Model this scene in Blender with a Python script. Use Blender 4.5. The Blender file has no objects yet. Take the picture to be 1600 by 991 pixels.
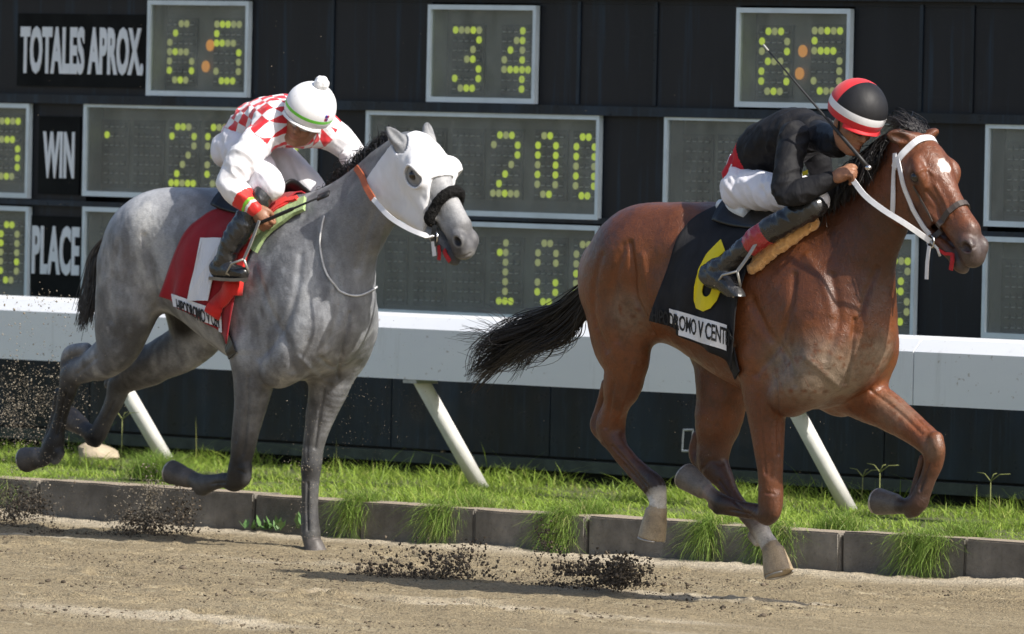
import bpy, bmesh, math, random
import numpy as np
from mathutils import Vector, Matrix
from mathutils.bvhtree import BVHTree

# ------------------------------------------------------------------ camera
S = bpy.context.scene
COL = S.collection
TH = math.radians(45.0); FPX = 14700.0; CAM_D = 42.8; CAM_H = 2.2
ROLL = math.radians(1.2); W0, H0 = 1600, 991
_FH = np.array([-math.sin(TH), math.cos(TH), 0.0])
_R = np.array([math.cos(TH), math.sin(TH), 0.0])
_PITCH = math.atan((H0/2-158)/FPX)
_F = _FH*math.cos(_PITCH) - np.array([0, 0, math.sin(_PITCH)])
_U = np.array([0, 0, math.cos(_PITCH)]) + _FH*math.sin(_PITCH)
_C = -_FH*CAM_D + np.array([0, 0, CAM_H])
_right = _R*math.cos(ROLL) + _U*math.sin(ROLL)
_up = _U*math.cos(ROLL) - _R*math.sin(ROLL)
cam_data = bpy.data.cameras.new("camera")
cam_data.sensor_fit = 'HORIZONTAL'; cam_data.sensor_width = 36.0
cam_data.lens = FPX/W0*36.0
cam_data.clip_start = 0.5; cam_data.clip_end = 3000.0
cam_data.dof.use_dof = True
cam_data.dof.focus_distance = 42.6
cam_data.dof.aperture_fstop = 6.5
cam = bpy.data.objects.new("camera", cam_data)
COL.objects.link(cam)
M = Matrix.Identity(4)
for i in range(3):
    M[i][0] = _right[i]; M[i][1] = _up[i]; M[i][2] = -_F[i]; M[i][3] = _C[i]
cam.matrix_world = M
S.camera = cam

# ------------------------------------------------------------------ light
SUN_EL = math.radians(44.0)
SUN_AZ = math.radians(7.0)          # measured from +X (the way the horses run) towards +Y (the board)
world = bpy.data.worlds.new("World"); S.world = world
world.use_nodes = True
wn = world.node_tree.nodes; wl = world.node_tree.links
bg = wn["Background"]; bg.inputs["Strength"].default_value = 0.12
sky = wn.new("ShaderNodeTexSky"); sky.sky_type = 'NISHITA'; sky.sun_disc = False
sky.sun_elevation = SUN_EL
sky.sun_rotation = math.pi/2 - SUN_AZ     # Nishita: 0 = +Y, clockwise
sky.air_density = 1.0; sky.dust_density = 2.5; sky.ozone_density = 1.0
wl.new(sky.outputs[0], bg.inputs[0])
sun_l = bpy.data.lights.new("sun", 'SUN'); sun_l.energy = 4.6; sun_l.angle = math.radians(0.53)
sun_l.color = (1.0, 0.95, 0.87)
sun = bpy.data.objects.new("sun", sun_l); COL.objects.link(sun)
sd = Vector((math.cos(SUN_EL)*math.cos(SUN_AZ), math.cos(SUN_EL)*math.sin(SUN_AZ), math.sin(SUN_EL)))
sun.rotation_euler = sd.to_track_quat('Z', 'Y').to_euler()
S.view_settings.view_transform = 'Standard'; S.view_settings.look = 'None'
S.view_settings.gamma = 1.0; S.view_settings.use_curve_mapping = False
S.view_settings.exposure = 0.45
S.render.engine = 'CYCLES'
S.cycles.max_bounces = 6; S.cycles.transparent_max_bounces = 8

rnd = random.Random(7)
NR = np.random.default_rng(11)

# ------------------------------------------------------------------ measuring helpers
def ray_dir(px, py):
    xr, yr = px-W0/2, py-H0/2
    x = xr*math.cos(ROLL)+yr*math.sin(ROLL); y = -xr*math.sin(ROLL)+yr*math.cos(ROLL)
    return _F + _R*x/FPX - _U*y/FPX
def atY(px, py, Y):
    "point of the vertical plane Y that is sighted at a photo pixel"
    d = ray_dir(px, py); return _C + d*((Y-_C[1])/d[1])
def atZ(px, py, Z):
    d = ray_dir(px, py); return _C + d*((Z-_C[2])/d[2])

# ------------------------------------------------------------------ object helpers
def tag(o, label=None, cat=None, group=None, kind=None):
    if label: o['label'] = label
    if cat: o['category'] = cat
    if group: o['group'] = group
    if kind: o['kind'] = kind
    return o
def empty(name, loc=(0, 0, 0)):
    o = bpy.data.objects.new(name, None); COL.objects.link(o)
    o.location = loc; o.empty_display_size = 0.1
    return o
def link(name, me, parent=None, mat=None):
    o = bpy.data.objects.new(name, me); COL.objects.link(o)
    if mat is not None:
        if isinstance(mat, (list, tuple)):
            for m in mat: me.materials.append(m)
        else: me.materials.append(mat)
    if parent is not None:
        o.parent = parent
        o.matrix_parent_inverse = Matrix.Translation(parent.location).inverted()
    return o
def mesh_from(name, v, f, smooth=True):
    me = bpy.data.meshes.new(name)
    v = np.asarray(v, float)
    if isinstance(f, np.ndarray):
        n, k = f.shape
        me.vertices.add(len(v)); me.vertices.foreach_set('co', v.astype(np.float32).ravel())
        me.loops.add(n*k); me.loops.foreach_set('vertex_index', f.astype(np.int32).ravel())
        me.polygons.add(n)
        me.polygons.foreach_set('loop_start', np.arange(0, n*k, k, dtype=np.int32))
        me.polygons.foreach_set('loop_total', np.full(n, k, dtype=np.int32))
        me.update(calc_edges=True); me.validate()
    else:
        me.from_pydata([tuple(p) for p in v], [], f); me.update()
    if smooth: me.polygons.foreach_set('use_smooth', np.ones(len(me.polygons), bool))
    return me
def color_attr(me, col, name='coat'):
    a = me.attributes.new(name, 'FLOAT_COLOR', 'POINT')
    c = np.ones((len(me.vertices), 4), np.float32); c[:, :3] = col
    a.data.foreach_set('color', c.ravel())
def vec_attr(me, vec, name='pat'):
    a = me.attributes.new(name, 'FLOAT_VECTOR', 'POINT')
    a.data.foreach_set('vector', np.asarray(vec, np.float32).ravel())

class MB:
    "collects shapes into one mesh"
    def __init__(self): self.v = []; self.f = []; self.m = []
    def add(self, v, f, mi=0):
        o = len(self.v); self.v += [tuple(map(float, p)) for p in v]
        self.f += [tuple(i+o for i in q) for q in f]; self.m += [mi]*len(f)
    def box(self, lo, hi, mi=0):
        x0, y0, z0 = lo; x1, y1, z1 = hi
        self.add([(x0,y0,z0),(x1,y0,z0),(x1,y1,z0),(x0,y1,z0),(x0,y0,z1),(x1,y0,z1),(x1,y1,z1),(x0,y1,z1)],
                 [(0,3,2,1),(4,5,6,7),(0,1,5,4),(1,2,6,5),(2,3,7,6),(3,0,4,7)], mi)
    def tube(self, pts, rad, n=8, mi=0, cap=True, flat=None, up=(0, 0, 1)):
        pts = [np.asarray(p, float) for p in pts]; L = len(pts)
        if np.isscalar(rad): rad = [rad]*L
        rings = []; prev = None
        for i in range(L):
            t = pts[min(i+1, L-1)]-pts[max(i-1, 0)]; t /= np.linalg.norm(t)+1e-12
            if prev is None:
                u = np.array(up, float); u -= t*(u@t)
                if np.linalg.norm(u) < 1e-3: u = np.array([1., .3, 0]); u -= t*(u@t)
            else: u = prev - t*(prev@t)
            u /= np.linalg.norm(u)+1e-12; prev = u; w = np.cross(t, u)
            fl = 1.0 if flat is None else flat
            rings.append([pts[i]+rad[i]*(math.cos(a)*u*fl+math.sin(a)*w) for a in np.linspace(0, 2*math.pi, n, endpoint=False)])
        v = [p for r in rings for p in r]; f = []
        for i in range(L-1):
            for j in range(n):
                f.append((i*n+j, i*n+(j+1) % n, (i+1)*n+(j+1) % n, (i+1)*n+j))
        if cap:
            f.append(tuple(range(n-1, -1, -1))); f.append(tuple((L-1)*n+j for j in range(n)))
        self.add(v, f, mi)
    def ribbon(self, pts, nrm, w, th, mi=0):
        "flat strap along pts lying against normals nrm"
        pts = [np.asarray(p, float) for p in pts]; L = len(pts); v = []; f = []
        for i in range(L):
            t = pts[min(i+1, L-1)]-pts[max(i-1, 0)]; t /= np.linalg.norm(t)+1e-12
            n = np.asarray(nrm[i], float); n = n-t*(n@t); n /= np.linalg.norm(n)+1e-12
            b = np.cross(t, n)
            for s1, s2 in ((-1, -1), (1, -1), (1, 1), (-1, 1)):
                v.append(pts[i]+b*w/2*s1+n*th/2*s2)
        for i in range(L-1):
            for j in range(4):
                f.append((i*4+j, i*4+(j+1) % 4, (i+1)*4+(j+1) % 4, (i+1)*4+j))
        f.append((3, 2, 1, 0)); f.append(tuple((L-1)*4+j for j in range(4)))
        self.add(v, f, mi)
    def ball(self, c, r, n=12, mi=0):
        c = np.asarray(c, float); r = np.broadcast_to(np.asarray(r, float), (3,))
        v = []; f = []
        for i in range(n+1):
            for j in range(2*n):
                th = math.pi*i/n; ph = math.pi*j/n
                v.append(c+r*np.array([math.sin(th)*math.cos(ph), math.sin(th)*math.sin(ph), math.cos(th)]))
        for i in range(n):
            for j in range(2*n):
                a, b = i*2*n+j, i*2*n+(j+1) % (2*n)
                f.append((a, a+2*n, b+2*n, b))
        self.add(v, f, mi)
    def build(self, name, mat, parent=None, smooth=False):
        me = bpy.data.meshes.new(name); me.from_pydata(self.v, [], self.f); me.update()
        o = link(name, me, parent, mat)
        if isinstance(mat, (list, tuple)): me.polygons.foreach_set('material_index', self.m)
        bm = bmesh.new(); bm.from_mesh(me); bmesh.ops.recalc_face_normals(bm, faces=bm.faces[:]); bm.to_mesh(me); bm.free()
        if smooth: me.polygons.foreach_set('use_smooth', np.ones(len(me.polygons), bool))
        return o

def spline(pts, n=8):
    "Catmull-Rom through rows of numbers"
    P = np.asarray(pts, float); L = len(P)
    if L < 3:
        return np.array([P[0]+(P[-1]-P[0])*t for t in np.linspace(0, 1, n+1)])
    Q = np.vstack([2*P[0]-P[1], P, 2*P[-1]-P[-2]]); out = []
    for i in range(1, L):
        p0, p1, p2, p3 = Q[i-1], Q[i], Q[i+1], Q[i+2]
        for t in np.linspace(0, 1, n, endpoint=False):
            out.append(.5*((2*p1)+(-p0+p2)*t+(2*p0-5*p1+4*p2-p3)*t*t+(-p0+3*p1-3*p2+p3)*t**3))
    out.append(P[-1]); return np.array(out)

# ------------------------------------------------------------------ volumes: smooth unions of limbs, skinned into one mesh
class Vol:
    def __init__(self, lo, hi, h):
        self.lo = np.asarray(lo, float); self.h = h
        self.n = np.ceil((np.asarray(hi, float)-self.lo)/h).astype(int)+1
        self.A = np.full(self.n, 1.0, np.float32)
    def block(self, lo, hi):
        i0 = np.maximum(np.floor((lo-self.lo)/self.h).astype(int), 0)
        i1 = np.minimum(np.ceil((hi-self.lo)/self.h).astype(int)+1, self.n)
        if np.any(i1 <= i0): return None
        ax = [(self.lo[k]+self.h*np.arange(i0[k], i1[k])).astype(np.float32) for k in range(3)]
        return tuple(slice(i0[k], i1[k]) for k in range(3)), ax[0][:, None, None], ax[1][None, :, None], ax[2][None, None, :]
    def merge(self, sl, d, k, sub=False):
        a = self.A[sl]
        if sub:
            d = -d
            if k > 0:
                q = np.maximum(k-np.abs(a-d), 0)/k; self.A[sl] = np.maximum(a, d)+q*q*k*.25
            else: self.A[sl] = np.maximum(a, d)
        elif k > 0:
            q = np.maximum(k-np.abs(a-d), 0)/k; self.A[sl] = np.minimum(a, d)-q*q*k*.25
        else: self.A[sl] = np.minimum(a, d)
    def tube(self, pts, k=.03, n=5, lat=(0, 1, 0), sub=False):
        "pts rows: x y z r [lateral ratio]"
        P = [list(p)+[1.0]*(5-len(p)) for p in pts]
        P = spline(P, n) if len(P) > 2 else np.array(P, float)
        lat = np.asarray(lat, float); lat = lat/np.linalg.norm(lat)
        R = P[:, 3]*np.maximum(1, P[:, 4])
        pad = k+3*self.h
        b = self.block((P[:, :3]-R[:, None]).min(0)-pad, (P[:, :3]+R[:, None]).max(0)+pad)
        if b is None: return
        sl, X, Y, Z = b
        T = np.full((X.shape[0], Y.shape[1], Z.shape[2]), 1.0, np.float32)
        olo = self.lo+self.h*np.array([s.start for s in sl])
        for i in range(len(P)-1):
            a, c = P[i], P[i+1]
            r = max(R[i], R[i+1])+pad
            l = np.minimum(a[:3], c[:3])-r; u = np.maximum(a[:3], c[:3])+r
            i0 = np.maximum(np.floor((l-olo)/self.h).astype(int), 0)
            i1 = np.minimum(np.ceil((u-olo)/self.h).astype(int)+1, T.shape)
            if np.any(i1 <= i0): continue
            ss = tuple(slice(i0[q], i1[q]) for q in range(3))
            x = X[ss[0]]-np.float32(a[0]); y = Y[:, ss[1]]-np.float32(a[1]); z = Z[:, :, ss[2]]-np.float32(a[2])
            ba = (c[:3]-a[:3]).astype(np.float32); bb = float(ba@ba)+1e-9
            t = np.clip((x*ba[0]+y*ba[1]+z*ba[2])/bb, 0, 1)
            qx = x-t*ba[0]; qy = y-t*ba[1]; qz = z-t*ba[2]
            rr = a[3]+(c[3]-a[3])*t; ra = a[4]+(c[4]-a[4])*t
            ql = qx*lat[0]+qy*lat[1]+qz*lat[2]
            q2 = qx*qx+qy*qy+qz*qz-ql*ql
            d = (np.sqrt(np.maximum(q2, 0)+(ql/ra)**2)-rr)*np.clip(ra, .5, 1)
            T[ss] = np.minimum(T[ss], d)
        self.merge(sl, T, k, sub)
    def ell(self, c, r, k=.03, axes=None, sub=False):
        c = np.asarray(c, float); r = np.broadcast_to(np.asarray(r, float), (3,)); pad = k+3*self.h
        m = r.max() if axes is not None else r
        b = self.block(c-m-pad, c+m+pad)
        if b is None: return
        sl, X, Y, Z = b
        x = X-np.float32(c[0]); y = Y-np.float32(c[1]); z = Z-np.float32(c[2])
        if axes is None: u, v, w = x+0*y+0*z, y+0*x+0*z, z+0*x+0*y
        else:
            A = np.asarray(axes, np.float32)
            u, v, w = (x*A[q][0]+y*A[q][1]+z*A[q][2] for q in range(3))
        k0 = np.sqrt((u/r[0])**2+(v/r[1])**2+(w/r[2])**2); k1 = np.sqrt((u/r[0]**2)**2+(v/r[1]**2)**2+(w/r[2]**2)**2)+1e-6
        self.merge(sl, (k0*(k0-1)/k1).astype(np.float32), k, sub)
    def hoof(self, a, b, ra, rb, k=.01):
        "truncated cone with a flat sole at b"
        a = np.asarray(a, float); b = np.asarray(b, float); r = max(ra, rb); pad = k+3*self.h
        bl = self.block(np.minimum(a, b)-r-pad, np.maximum(a, b)+r+pad)
        if bl is None: return
        sl, X, Y, Z = bl
        ba = b-a; L = np.linalg.norm(ba); ba = ba/L
        x, y, z = X-a[0], Y-a[1], Z-a[2]
        t = x*ba[0]+y*ba[1]+z*ba[2]
        q = np.sqrt(np.maximum(x*x+y*y+z*z-t*t, 0))
        d = np.maximum((q-(ra+(rb-ra)*np.clip(t/L, -.3, 1.2)))*.95, np.maximum(t-L, -t-.01))
        self.merge(sl, d.astype(np.float32), k)
    def mesh(self, smooth=2):
        A = self.A; n = A.shape
        s = A < 0
        c = np.zeros(np.array(n)-1, np.int8)
        for i in (0, 1):
            for j in (0, 1):
                for k in (0, 1):
                    c += s[i:n[0]-1+i, j:n[1]-1+j, k:n[2]-1+k]
        act = np.argwhere((c > 0) & (c < 8))
        idx = np.full(c.shape, -1, np.int32); idx[tuple(act.T)] = np.arange(len(act))
        cor = [(i, j, k) for i in (0, 1) for j in (0, 1) for k in (0, 1)]
        val = np.stack([A[act[:, 0]+i, act[:, 1]+j, act[:, 2]+k] for i, j, k in cor], 1)
        acc = np.zeros((len(act), 3)); cnt = np.zeros(len(act))
        for p in range(8):
            for q in range(p+1, 8):
                df = np.array(cor[q])-np.array(cor[p])
                if np.abs(df).sum() != 1: continue
                va, vb = val[:, p], val[:, q]; m = (va < 0) != (vb < 0)
                t = np.where(m, va/(va-vb+1e-12), 0)
                acc[m] += np.array(cor[p])+t[m, None]*df; cnt[m] += 1
        V = self.lo+self.h*(act+acc/np.maximum(cnt, 1)[:, None])
        faces = []
        for ax in range(3):
            o = [0, 0, 0]; o[ax] = 1
            a0 = s[tuple(slice(0, n[q]-o[q]) for q in range(3))]; a1 = s[tuple(slice(o[q], n[q]) for q in range(3))]
            e = np.argwhere(a0 != a1)
            b, g = [(1, 2), (2, 0), (0, 1)][ax]
            e = e[(e[:, b] > 0) & (e[:, g] > 0) & (e[:, b] < n[b]-1) & (e[:, g] < n[g]-1)]
            def cell(db, dg):
                w = e.copy(); w[:, b] -= db; w[:, g] -= dg; return idx[tuple(w.T)]
            q = np.stack([cell(1, 1), cell(0, 1), cell(0, 0), cell(1, 0)], 1)
            fl = ~a0[tuple(e.T)]
            q[fl] = q[fl][:, ::-1]
            faces.append(q)
        Fc = np.vstack(faces); Fc = Fc[(Fc >= 0).all(1)]
        E = np.vstack([Fc[:, [0, 1]], Fc[:, [1, 2]], Fc[:, [2, 3]], Fc[:, [3, 0]]])
        deg = np.bincount(E[:, 0], minlength=len(V))+np.bincount(E[:, 1], minlength=len(V))
        for it in range(smooth*2):
            lam = .5 if it % 2 == 0 else -.52
            Sm = np.stack([np.bincount(E[:, 0], V[E[:, 1], q], len(V))+np.bincount(E[:, 1], V[E[:, 0], q], len(V)) for q in range(3)], 1)
            V = V+lam*(Sm/np.maximum(deg, 1)[:, None]-V)
        return V, Fc
def sstep(a, b, x):
    t = np.clip((x-a)/(b-a+1e-12), 0, 1); return t*t*(3-2*t)
def seg_dist(V, a, b):
    a = np.asarray(a, float); b = np.asarray(b, float); ba = b-a
    t = np.clip((V-a)@ba/(ba@ba), 0, 1)
    return np.linalg.norm(V-(a+t[:, None]*ba), axis=1), t
def vnoise(V, sc, seed=0):
    "smooth value noise 0..1 at points V"
    P = np.asarray(V)*sc+seed*17.31; I = np.floor(P).astype(np.int64); f = P-I; f = f*f*(3-2*f); out = 0
    for i in (0, 1):
        for j in (0, 1):
            for k in (0, 1):
                h = (I[:, 0]+i)*374761393+(I[:, 1]+j)*668265263+(I[:, 2]+k)*2147483647+seed*974711
                h = (h ^ (h >> 13))*1274126177 & 0x7fffffff; h = (h ^ (h >> 16)) & 0xffff
                w = (f[:, 0] if i else 1-f[:, 0])*(f[:, 1] if j else 1-f[:, 1])*(f[:, 2] if k else 1-f[:, 2])
                out = out+w*h/65535.
    return out
def fbm(V, sc, seed=0, o=3):
    return sum(vnoise(V, sc*2**i, seed+i)*.5**i for i in range(o))/sum(.5**i for i in range(o))
def lerp(C, col, w):
    return C*(1-w[:, None])+np.asarray(col, float)[None]*w[:, None]
# ================================================================== MATERIALS
class Mat:
    def __init__(self, name):
        self.m = bpy.data.materials.new(name); self.m.use_nodes = True
        self.t = self.m.node_tree; self.b = self.t.nodes['Principled BSDF']; self.l = self.t.links; self._co = None
    def n(self, ty, **kw):
        nd = self.t.nodes.new(ty)
        for k, v in kw.items():
            if hasattr(nd, k): setattr(nd, k, v)
            else: nd.inputs[k.replace('_', ' ')].default_value = v
        return nd
    def co(self, scale=(1, 1, 1)):
        c = self.n('ShaderNodeTexCoord'); mp = self.n('ShaderNodeMapping'); mp.inputs['Scale'].default_value = scale
        self.l.new(c.outputs['Object'], mp.inputs[0]); return mp.outputs[0]
    def noise(self, scale, detail=4, rough=.55, stretch=(1, 1, 1), dist=0.0):
        nd = self.n('ShaderNodeTexNoise'); nd.inputs['Scale'].default_value = scale; nd.inputs['Detail'].default_value = detail
        nd.inputs['Roughness'].default_value = rough; nd.inputs['Distortion'].default_value = dist
        self.l.new(self.co(stretch), nd.inputs['Vector']); return nd.outputs['Fac']
    def ramp(self, fac, stops):
        r = self.n('ShaderNodeValToRGB'); e = r.color_ramp.elements
        while len(e) < len(stops): e.new(.5)
        for q, (p, c) in zip(e, stops):
            q.position = p; q.color = (*c, 1) if len(c) == 3 else c
        self.l.new(fac, r.inputs[0]); return r.outputs[0]
    def mix(self, fac, a, b, blend='MIX'):
        nd = self.n('ShaderNodeMix'); nd.data_type = 'RGBA'; nd.blend_type = blend
        for s, v in ((0, fac), (6, a), (7, b)):
            if hasattr(v, 'links'): self.l.new(v, nd.inputs[s])
            elif s == 0: nd.inputs[0].default_value = v
            else: nd.inputs[s].default_value = (*v, 1)
        return nd.outputs[2]
    def math(self, op, a, b=0.0, clamp=False):
        nd = self.n('ShaderNodeMath'); nd.operation = op; nd.use_clamp = clamp
        for s, v in ((0, a), (1, b)):
            if hasattr(v, 'links'): self.l.new(v, nd.inputs[s])
            else: nd.inputs[s].default_value = v
        return nd.outputs[0]
    def attr(self, name, out='Color'):
        nd = self.n('ShaderNodeAttribute'); nd.attribute_name = name; return nd.outputs[out]
    def base(self, v):
        if hasattr(v, 'links'): self.l.new(v, self.b.inputs['Base Color'])
        else: self.b.inputs['Base Color'].default_value = (*v, 1)
        return self
    def set(self, **kw):
        for k, v in kw.items():
            s = self.b.inputs[k.replace('_', ' ')]
            if hasattr(v, 'links'): self.l.new(v, s)
            else: s.default_value = v
        return self
    def bump(self, h, strength=.3, dist=.01):
        b = self.n('ShaderNodeBump'); b.inputs['Strength'].default_value = strength; b.inputs['Distance'].default_value = dist
        self.l.new(h, b.inputs['Height']); self.l.new(b.outputs[0], self.b.inputs['Normal']); return self
def simple(name, col, rough=.6, var=.25, scale=20., bump=0., bdist=.003, metal=0., spec=.5, stretch=(1, 1, 1)):
    "plain material with a little uneven wear"
    m = Mat(name); f = m.noise(scale, 5, .6, stretch)
    lo = tuple(c*(1-var) for c in col); hi = tuple(min(c*(1+var), .9) for c in col)
    m.base(m.ramp(f, [(.3, lo), (.7, hi)])); m.set(Roughness=rough, Metallic=metal, Specular_IOR_Level=spec)
    if bump: m.bump(f, bump, bdist)
    return m.m

def mat_black_paint():
    m = Mat('black_paint'); f = m.noise(3.0, 5, .6, (1.2, 1, .25)); g = m.noise(26, 4, .7, (1, 1, .06)); k = m.noise(9, 5, .65)
    c = m.ramp(f, [(.30, (.008, .010, .013)), (.52, (.011, .019, .030)), (.72, (.018, .036, .060))])
    c = m.mix(m.ramp(g, [(.54, (0, 0, 0)), (.72, (.7, .7, .7))]), c, (.026, .048, .075))
    c = m.mix(m.ramp(k, [(.66, (0, 0, 0)), (.80, (.4, .4, .4))]), c, (.05, .06, .065))
    m.base(c); m.set(Roughness=m.ramp(k, [(.3, (.22, .22, .22)), (.7, (.48, .48, .48))]), Specular_IOR_Level=.26); m.bump(g, .08, .004); return m.m
def mat_flat_black():
    m = Mat('black_board'); f = m.noise(2.2, 4, .6, (1.5, 1, .4)); g = m.noise(18, 3, .6, (1, 1, .05))
    c = m.ramp(f, [(.3, (.010, .011, .014)), (.7, (.016, .017, .021))])
    c = m.mix(m.ramp(g, [(.56, (0, 0, 0)), (.74, (.8, .8, .8))]), c, (.018, .036, .058))
    h = m.noise(7, 5, .7, (.6, 1, 1.4), 1.); c = m.mix(m.ramp(h, [(.62, (0, 0, 0)), (.78, (.35, .35, .35))]), c, (.035, .042, .05))
    m.base(c); m.set(Roughness=.42, Specular_IOR_Level=.22); m.bump(f, .06, .02); return m.m
def mat_pane():
    m = Mat('dusty_glass'); t = m.t; l = m.l
    out = [n for n in t.nodes if n.type == 'OUTPUT_MATERIAL'][0]
    tr = m.n('ShaderNodeBsdfTransparent'); tr.inputs[0].default_value = (.93, .95, .94, 1)
    gl = m.n('ShaderNodeBsdfGlossy'); gl.inputs['Roughness'].default_value = .06; gl.inputs[0].default_value = (.95, .97, 1, 1)
    df = m.n('ShaderNodeBsdfDiffuse'); df.inputs[0].default_value = (.40, .42, .38, 1)
    lw = m.n('ShaderNodeLayerWeight'); lw.inputs['Blend'].default_value = .30
    a = m.n('ShaderNodeMixShader'); b = m.n('ShaderNodeMixShader')
    st = m.noise(5, 5, .65, (1, 1, .45), .8); st2 = m.noise(22, 4, .7, (1, 1, .25), 1.5)
    dust = m.math('ADD', m.math('MULTIPLY', m.ramp(st, [(.3, (.20, .20, .20)), (.75, (.46, .46, .46))]), 1.0), m.math('MULTIPLY', m.ramp(st2, [(.62, (0, 0, 0)), (.8, (.10, .10, .10))]), 1.0))
    l.new(m.math('MULTIPLY', lw.outputs['Fresnel'], .8), a.inputs[0]); l.new(tr.outputs[0], a.inputs[1]); l.new(gl.outputs[0], a.inputs[2])
    l.new(dust, b.inputs[0]); l.new(a.outputs[0], b.inputs[1]); l.new(df.outputs[0], b.inputs[2])
    l.new(b.outputs[0], out.inputs[0]); return m.m
def mat_ground():
    m = Mat('track_sand')
    f1 = m.noise(1.6, 6, .65, (.35, 1, 1)); f2 = m.noise(24, 4, .65, (.6, 1, 1)); f3 = m.noise(7, 5, .6, (.25, 2.2, 1)); f4 = m.noise(75, 3, .7)
    c = m.ramp(f1, [(.25, (.225, .180, .112)), (.5, (.285, .232, .146)), (.75, (.345, .285, .185))])
    c = m.mix(m.ramp(f3, [(.57, (0, 0, 0)), (.70, (.75, .75, .75))]), c, (.45, .39, .27))
    c = m.mix(m.ramp(f2, [(.30, (.85, .85, .85)), (.46, (0, 0, 0))]), c, (.155, .122, .080))
    f5 = m.noise(120, 3, .7, (.5, 1, 1)); c = m.mix(m.ramp(f5, [(.56, (0, 0, 0)), (.68, (.8, .8, .8))]), c, (.43, .365, .25))
    c = m.mix(m.ramp(f4, [(.33, (.8, .8, .8)), (.45, (0, 0, 0))]), c, (.085, .068, .050))
    c = m.mix(m.attr('dry', 'Fac'), c, m.ramp(f2, [(.3, (.42, .355, .26)), (.7, (.56, .49, .37))]))
    m.base(c); m.set(Roughness=.92, Specular_IOR_Level=.15); m.bump(m.math('ADD', f4, f2), 1.0, .02); return m.m
def mat_rail():
    m = Mat('rail_white'); f = m.noise(2.5, 5, .6, (.3, 1, 1)); sp = m.noise(34, 3, .6, (.8, 1, 1)); big = m.noise(1.1, 3, .6, (.6, 1, 1)); st = m.noise(14, 4, .7, (1, 1, .12))
    c = m.ramp(f, [(.3, (.72, .745, .775)), (.7, (.80, .815, .83))])
    c = m.mix(m.math('MULTIPLY', m.ramp(sp, [(.66, (0, 0, 0)), (.72, (.8, .8, .8))]), m.ramp(big, [(.42, (0, 0, 0)), (.6, (1, 1, 1))])), c, (.28, .21, .15))
    c = m.mix(m.ramp(st, [(.60, (0, 0, 0)), (.78, (.35, .35, .35))]), c, (.45, .45, .43))
    m.base(c); m.set(Roughness=.42, Specular_IOR_Level=.45); m.bump(f, .08, .006); return m.m
def mat_concrete():
    m = Mat('kerb_concrete'); f = m.noise(4.5, 6, .65); g = m.noise(60, 4, .7); st = m.noise(10, 4, .6, (1, 1, .2))
    c = m.ramp(f, [(.25, (.100, .092, .080)), (.5, (.185, .170, .148)), (.8, (.32, .295, .255))])
    c = m.mix(m.ramp(st, [(.5, (0, 0, 0)), (.75, (.6, .6, .6))]), c, (.105, .097, .086))
    c = m.mix(m.ramp(g, [(.25, (.6, .6, .6)), (.42, (0, 0, 0))]), c, (.06, .052, .044))
    # worn sandy top: the upper arris of the block is scuffed and dusted with track sand
    geo = m.n('ShaderNodeNewGeometry'); sx = m.n('ShaderNodeSeparateXYZ'); m.l.new(geo.outputs['Normal'], sx.inputs[0])
    c = m.mix(m.ramp(sx.outputs[2], [(.35, (0, 0, 0)), (.8, (.9, .9, .9))]), c, m.ramp(g, [(.3, (.27, .22, .165)), (.7, (.40, .335, .255))]))
    m.base(c); m.set(Roughness=.9, Specular_IOR_Level=.2); m.bump(m.math('ADD', g, f), .8, .010); return m.m
def mat_leaf(name, lo, hi, dry, thr=.66):
    m = Mat(name); r = m.attr('rnd', 'Fac'); h = m.attr('tip', 'Fac')
    c = m.ramp(r, [(0, lo), (thr, hi), (min(thr+.2, .98), hi), (1, dry)])
    c = m.mix(m.math('MULTIPLY', h, .45), c, tuple(min(q*1.35, .6) for q in hi))
    m.base(c); m.set(Roughness=.5, Specular_IOR_Level=.3)
    t = m.n('ShaderNodeBsdfTranslucent'); m.l.new(c, t.inputs[0])
    x = m.n('ShaderNodeMixShader'); x.inputs[0].default_value = .35
    out = [n for n in m.t.nodes if n.type == 'OUTPUT_MATERIAL'][0]
    m.l.new(m.b.outputs[0], x.inputs[1]); m.l.new(t.outputs[0], x.inputs[2]); m.l.new(x.outputs[0], out.inputs[0]); return m.m
def mat_coat(name, rough, mott, bumpy=.25, spec=.5, fine=1.0):
    m = Mat(name); a = m.attr('coat'); f = m.noise(9, 5, .6); g = m.noise(160, 3, .7, (.35, 1, 1)); k = m.noise(38, 4, .65)
    c = m.mix(m.ramp(f, [(.3, (mott, mott, mott)), (.5, (0, 0, 0))]), a, (.0, .0, .0), 'MIX')
    c = m.mix(m.ramp(k, [(.3, (mott*.9,)*3), (.52, (0, 0, 0))]), c, (.02, .018, .016))
    c = m.mix(1.0, c, m.ramp(m.noise(230, 3, .8, (.25, 1, 1)), [(.25, (.72, .72, .72)), (.75, (1.25, 1.25, 1.25))]), 'MULTIPLY')
    m.base(c); m.set(Roughness=m.ramp(k, [(.3, (rough-.07,)*3), (.7, (rough+.12,)*3)]), Specular_IOR_Level=spec)
    vn = m.noise(21, 3, .5, (1, 1, .55), 1.6); rv = m.math('ABSOLUTE', m.math('SUBTRACT', vn, .5)); rv = m.ramp(rv, [(0, (1, 1, 1)), (.045, (0, 0, 0))])
    s = m.math('ADD', m.math('ADD', m.math('MULTIPLY', g, .35*fine), m.math('MULTIPLY', k, .8)), m.math('MULTIPLY', rv, .30*fine)); m.bump(s, bumpy, .007); return m.m
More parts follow.
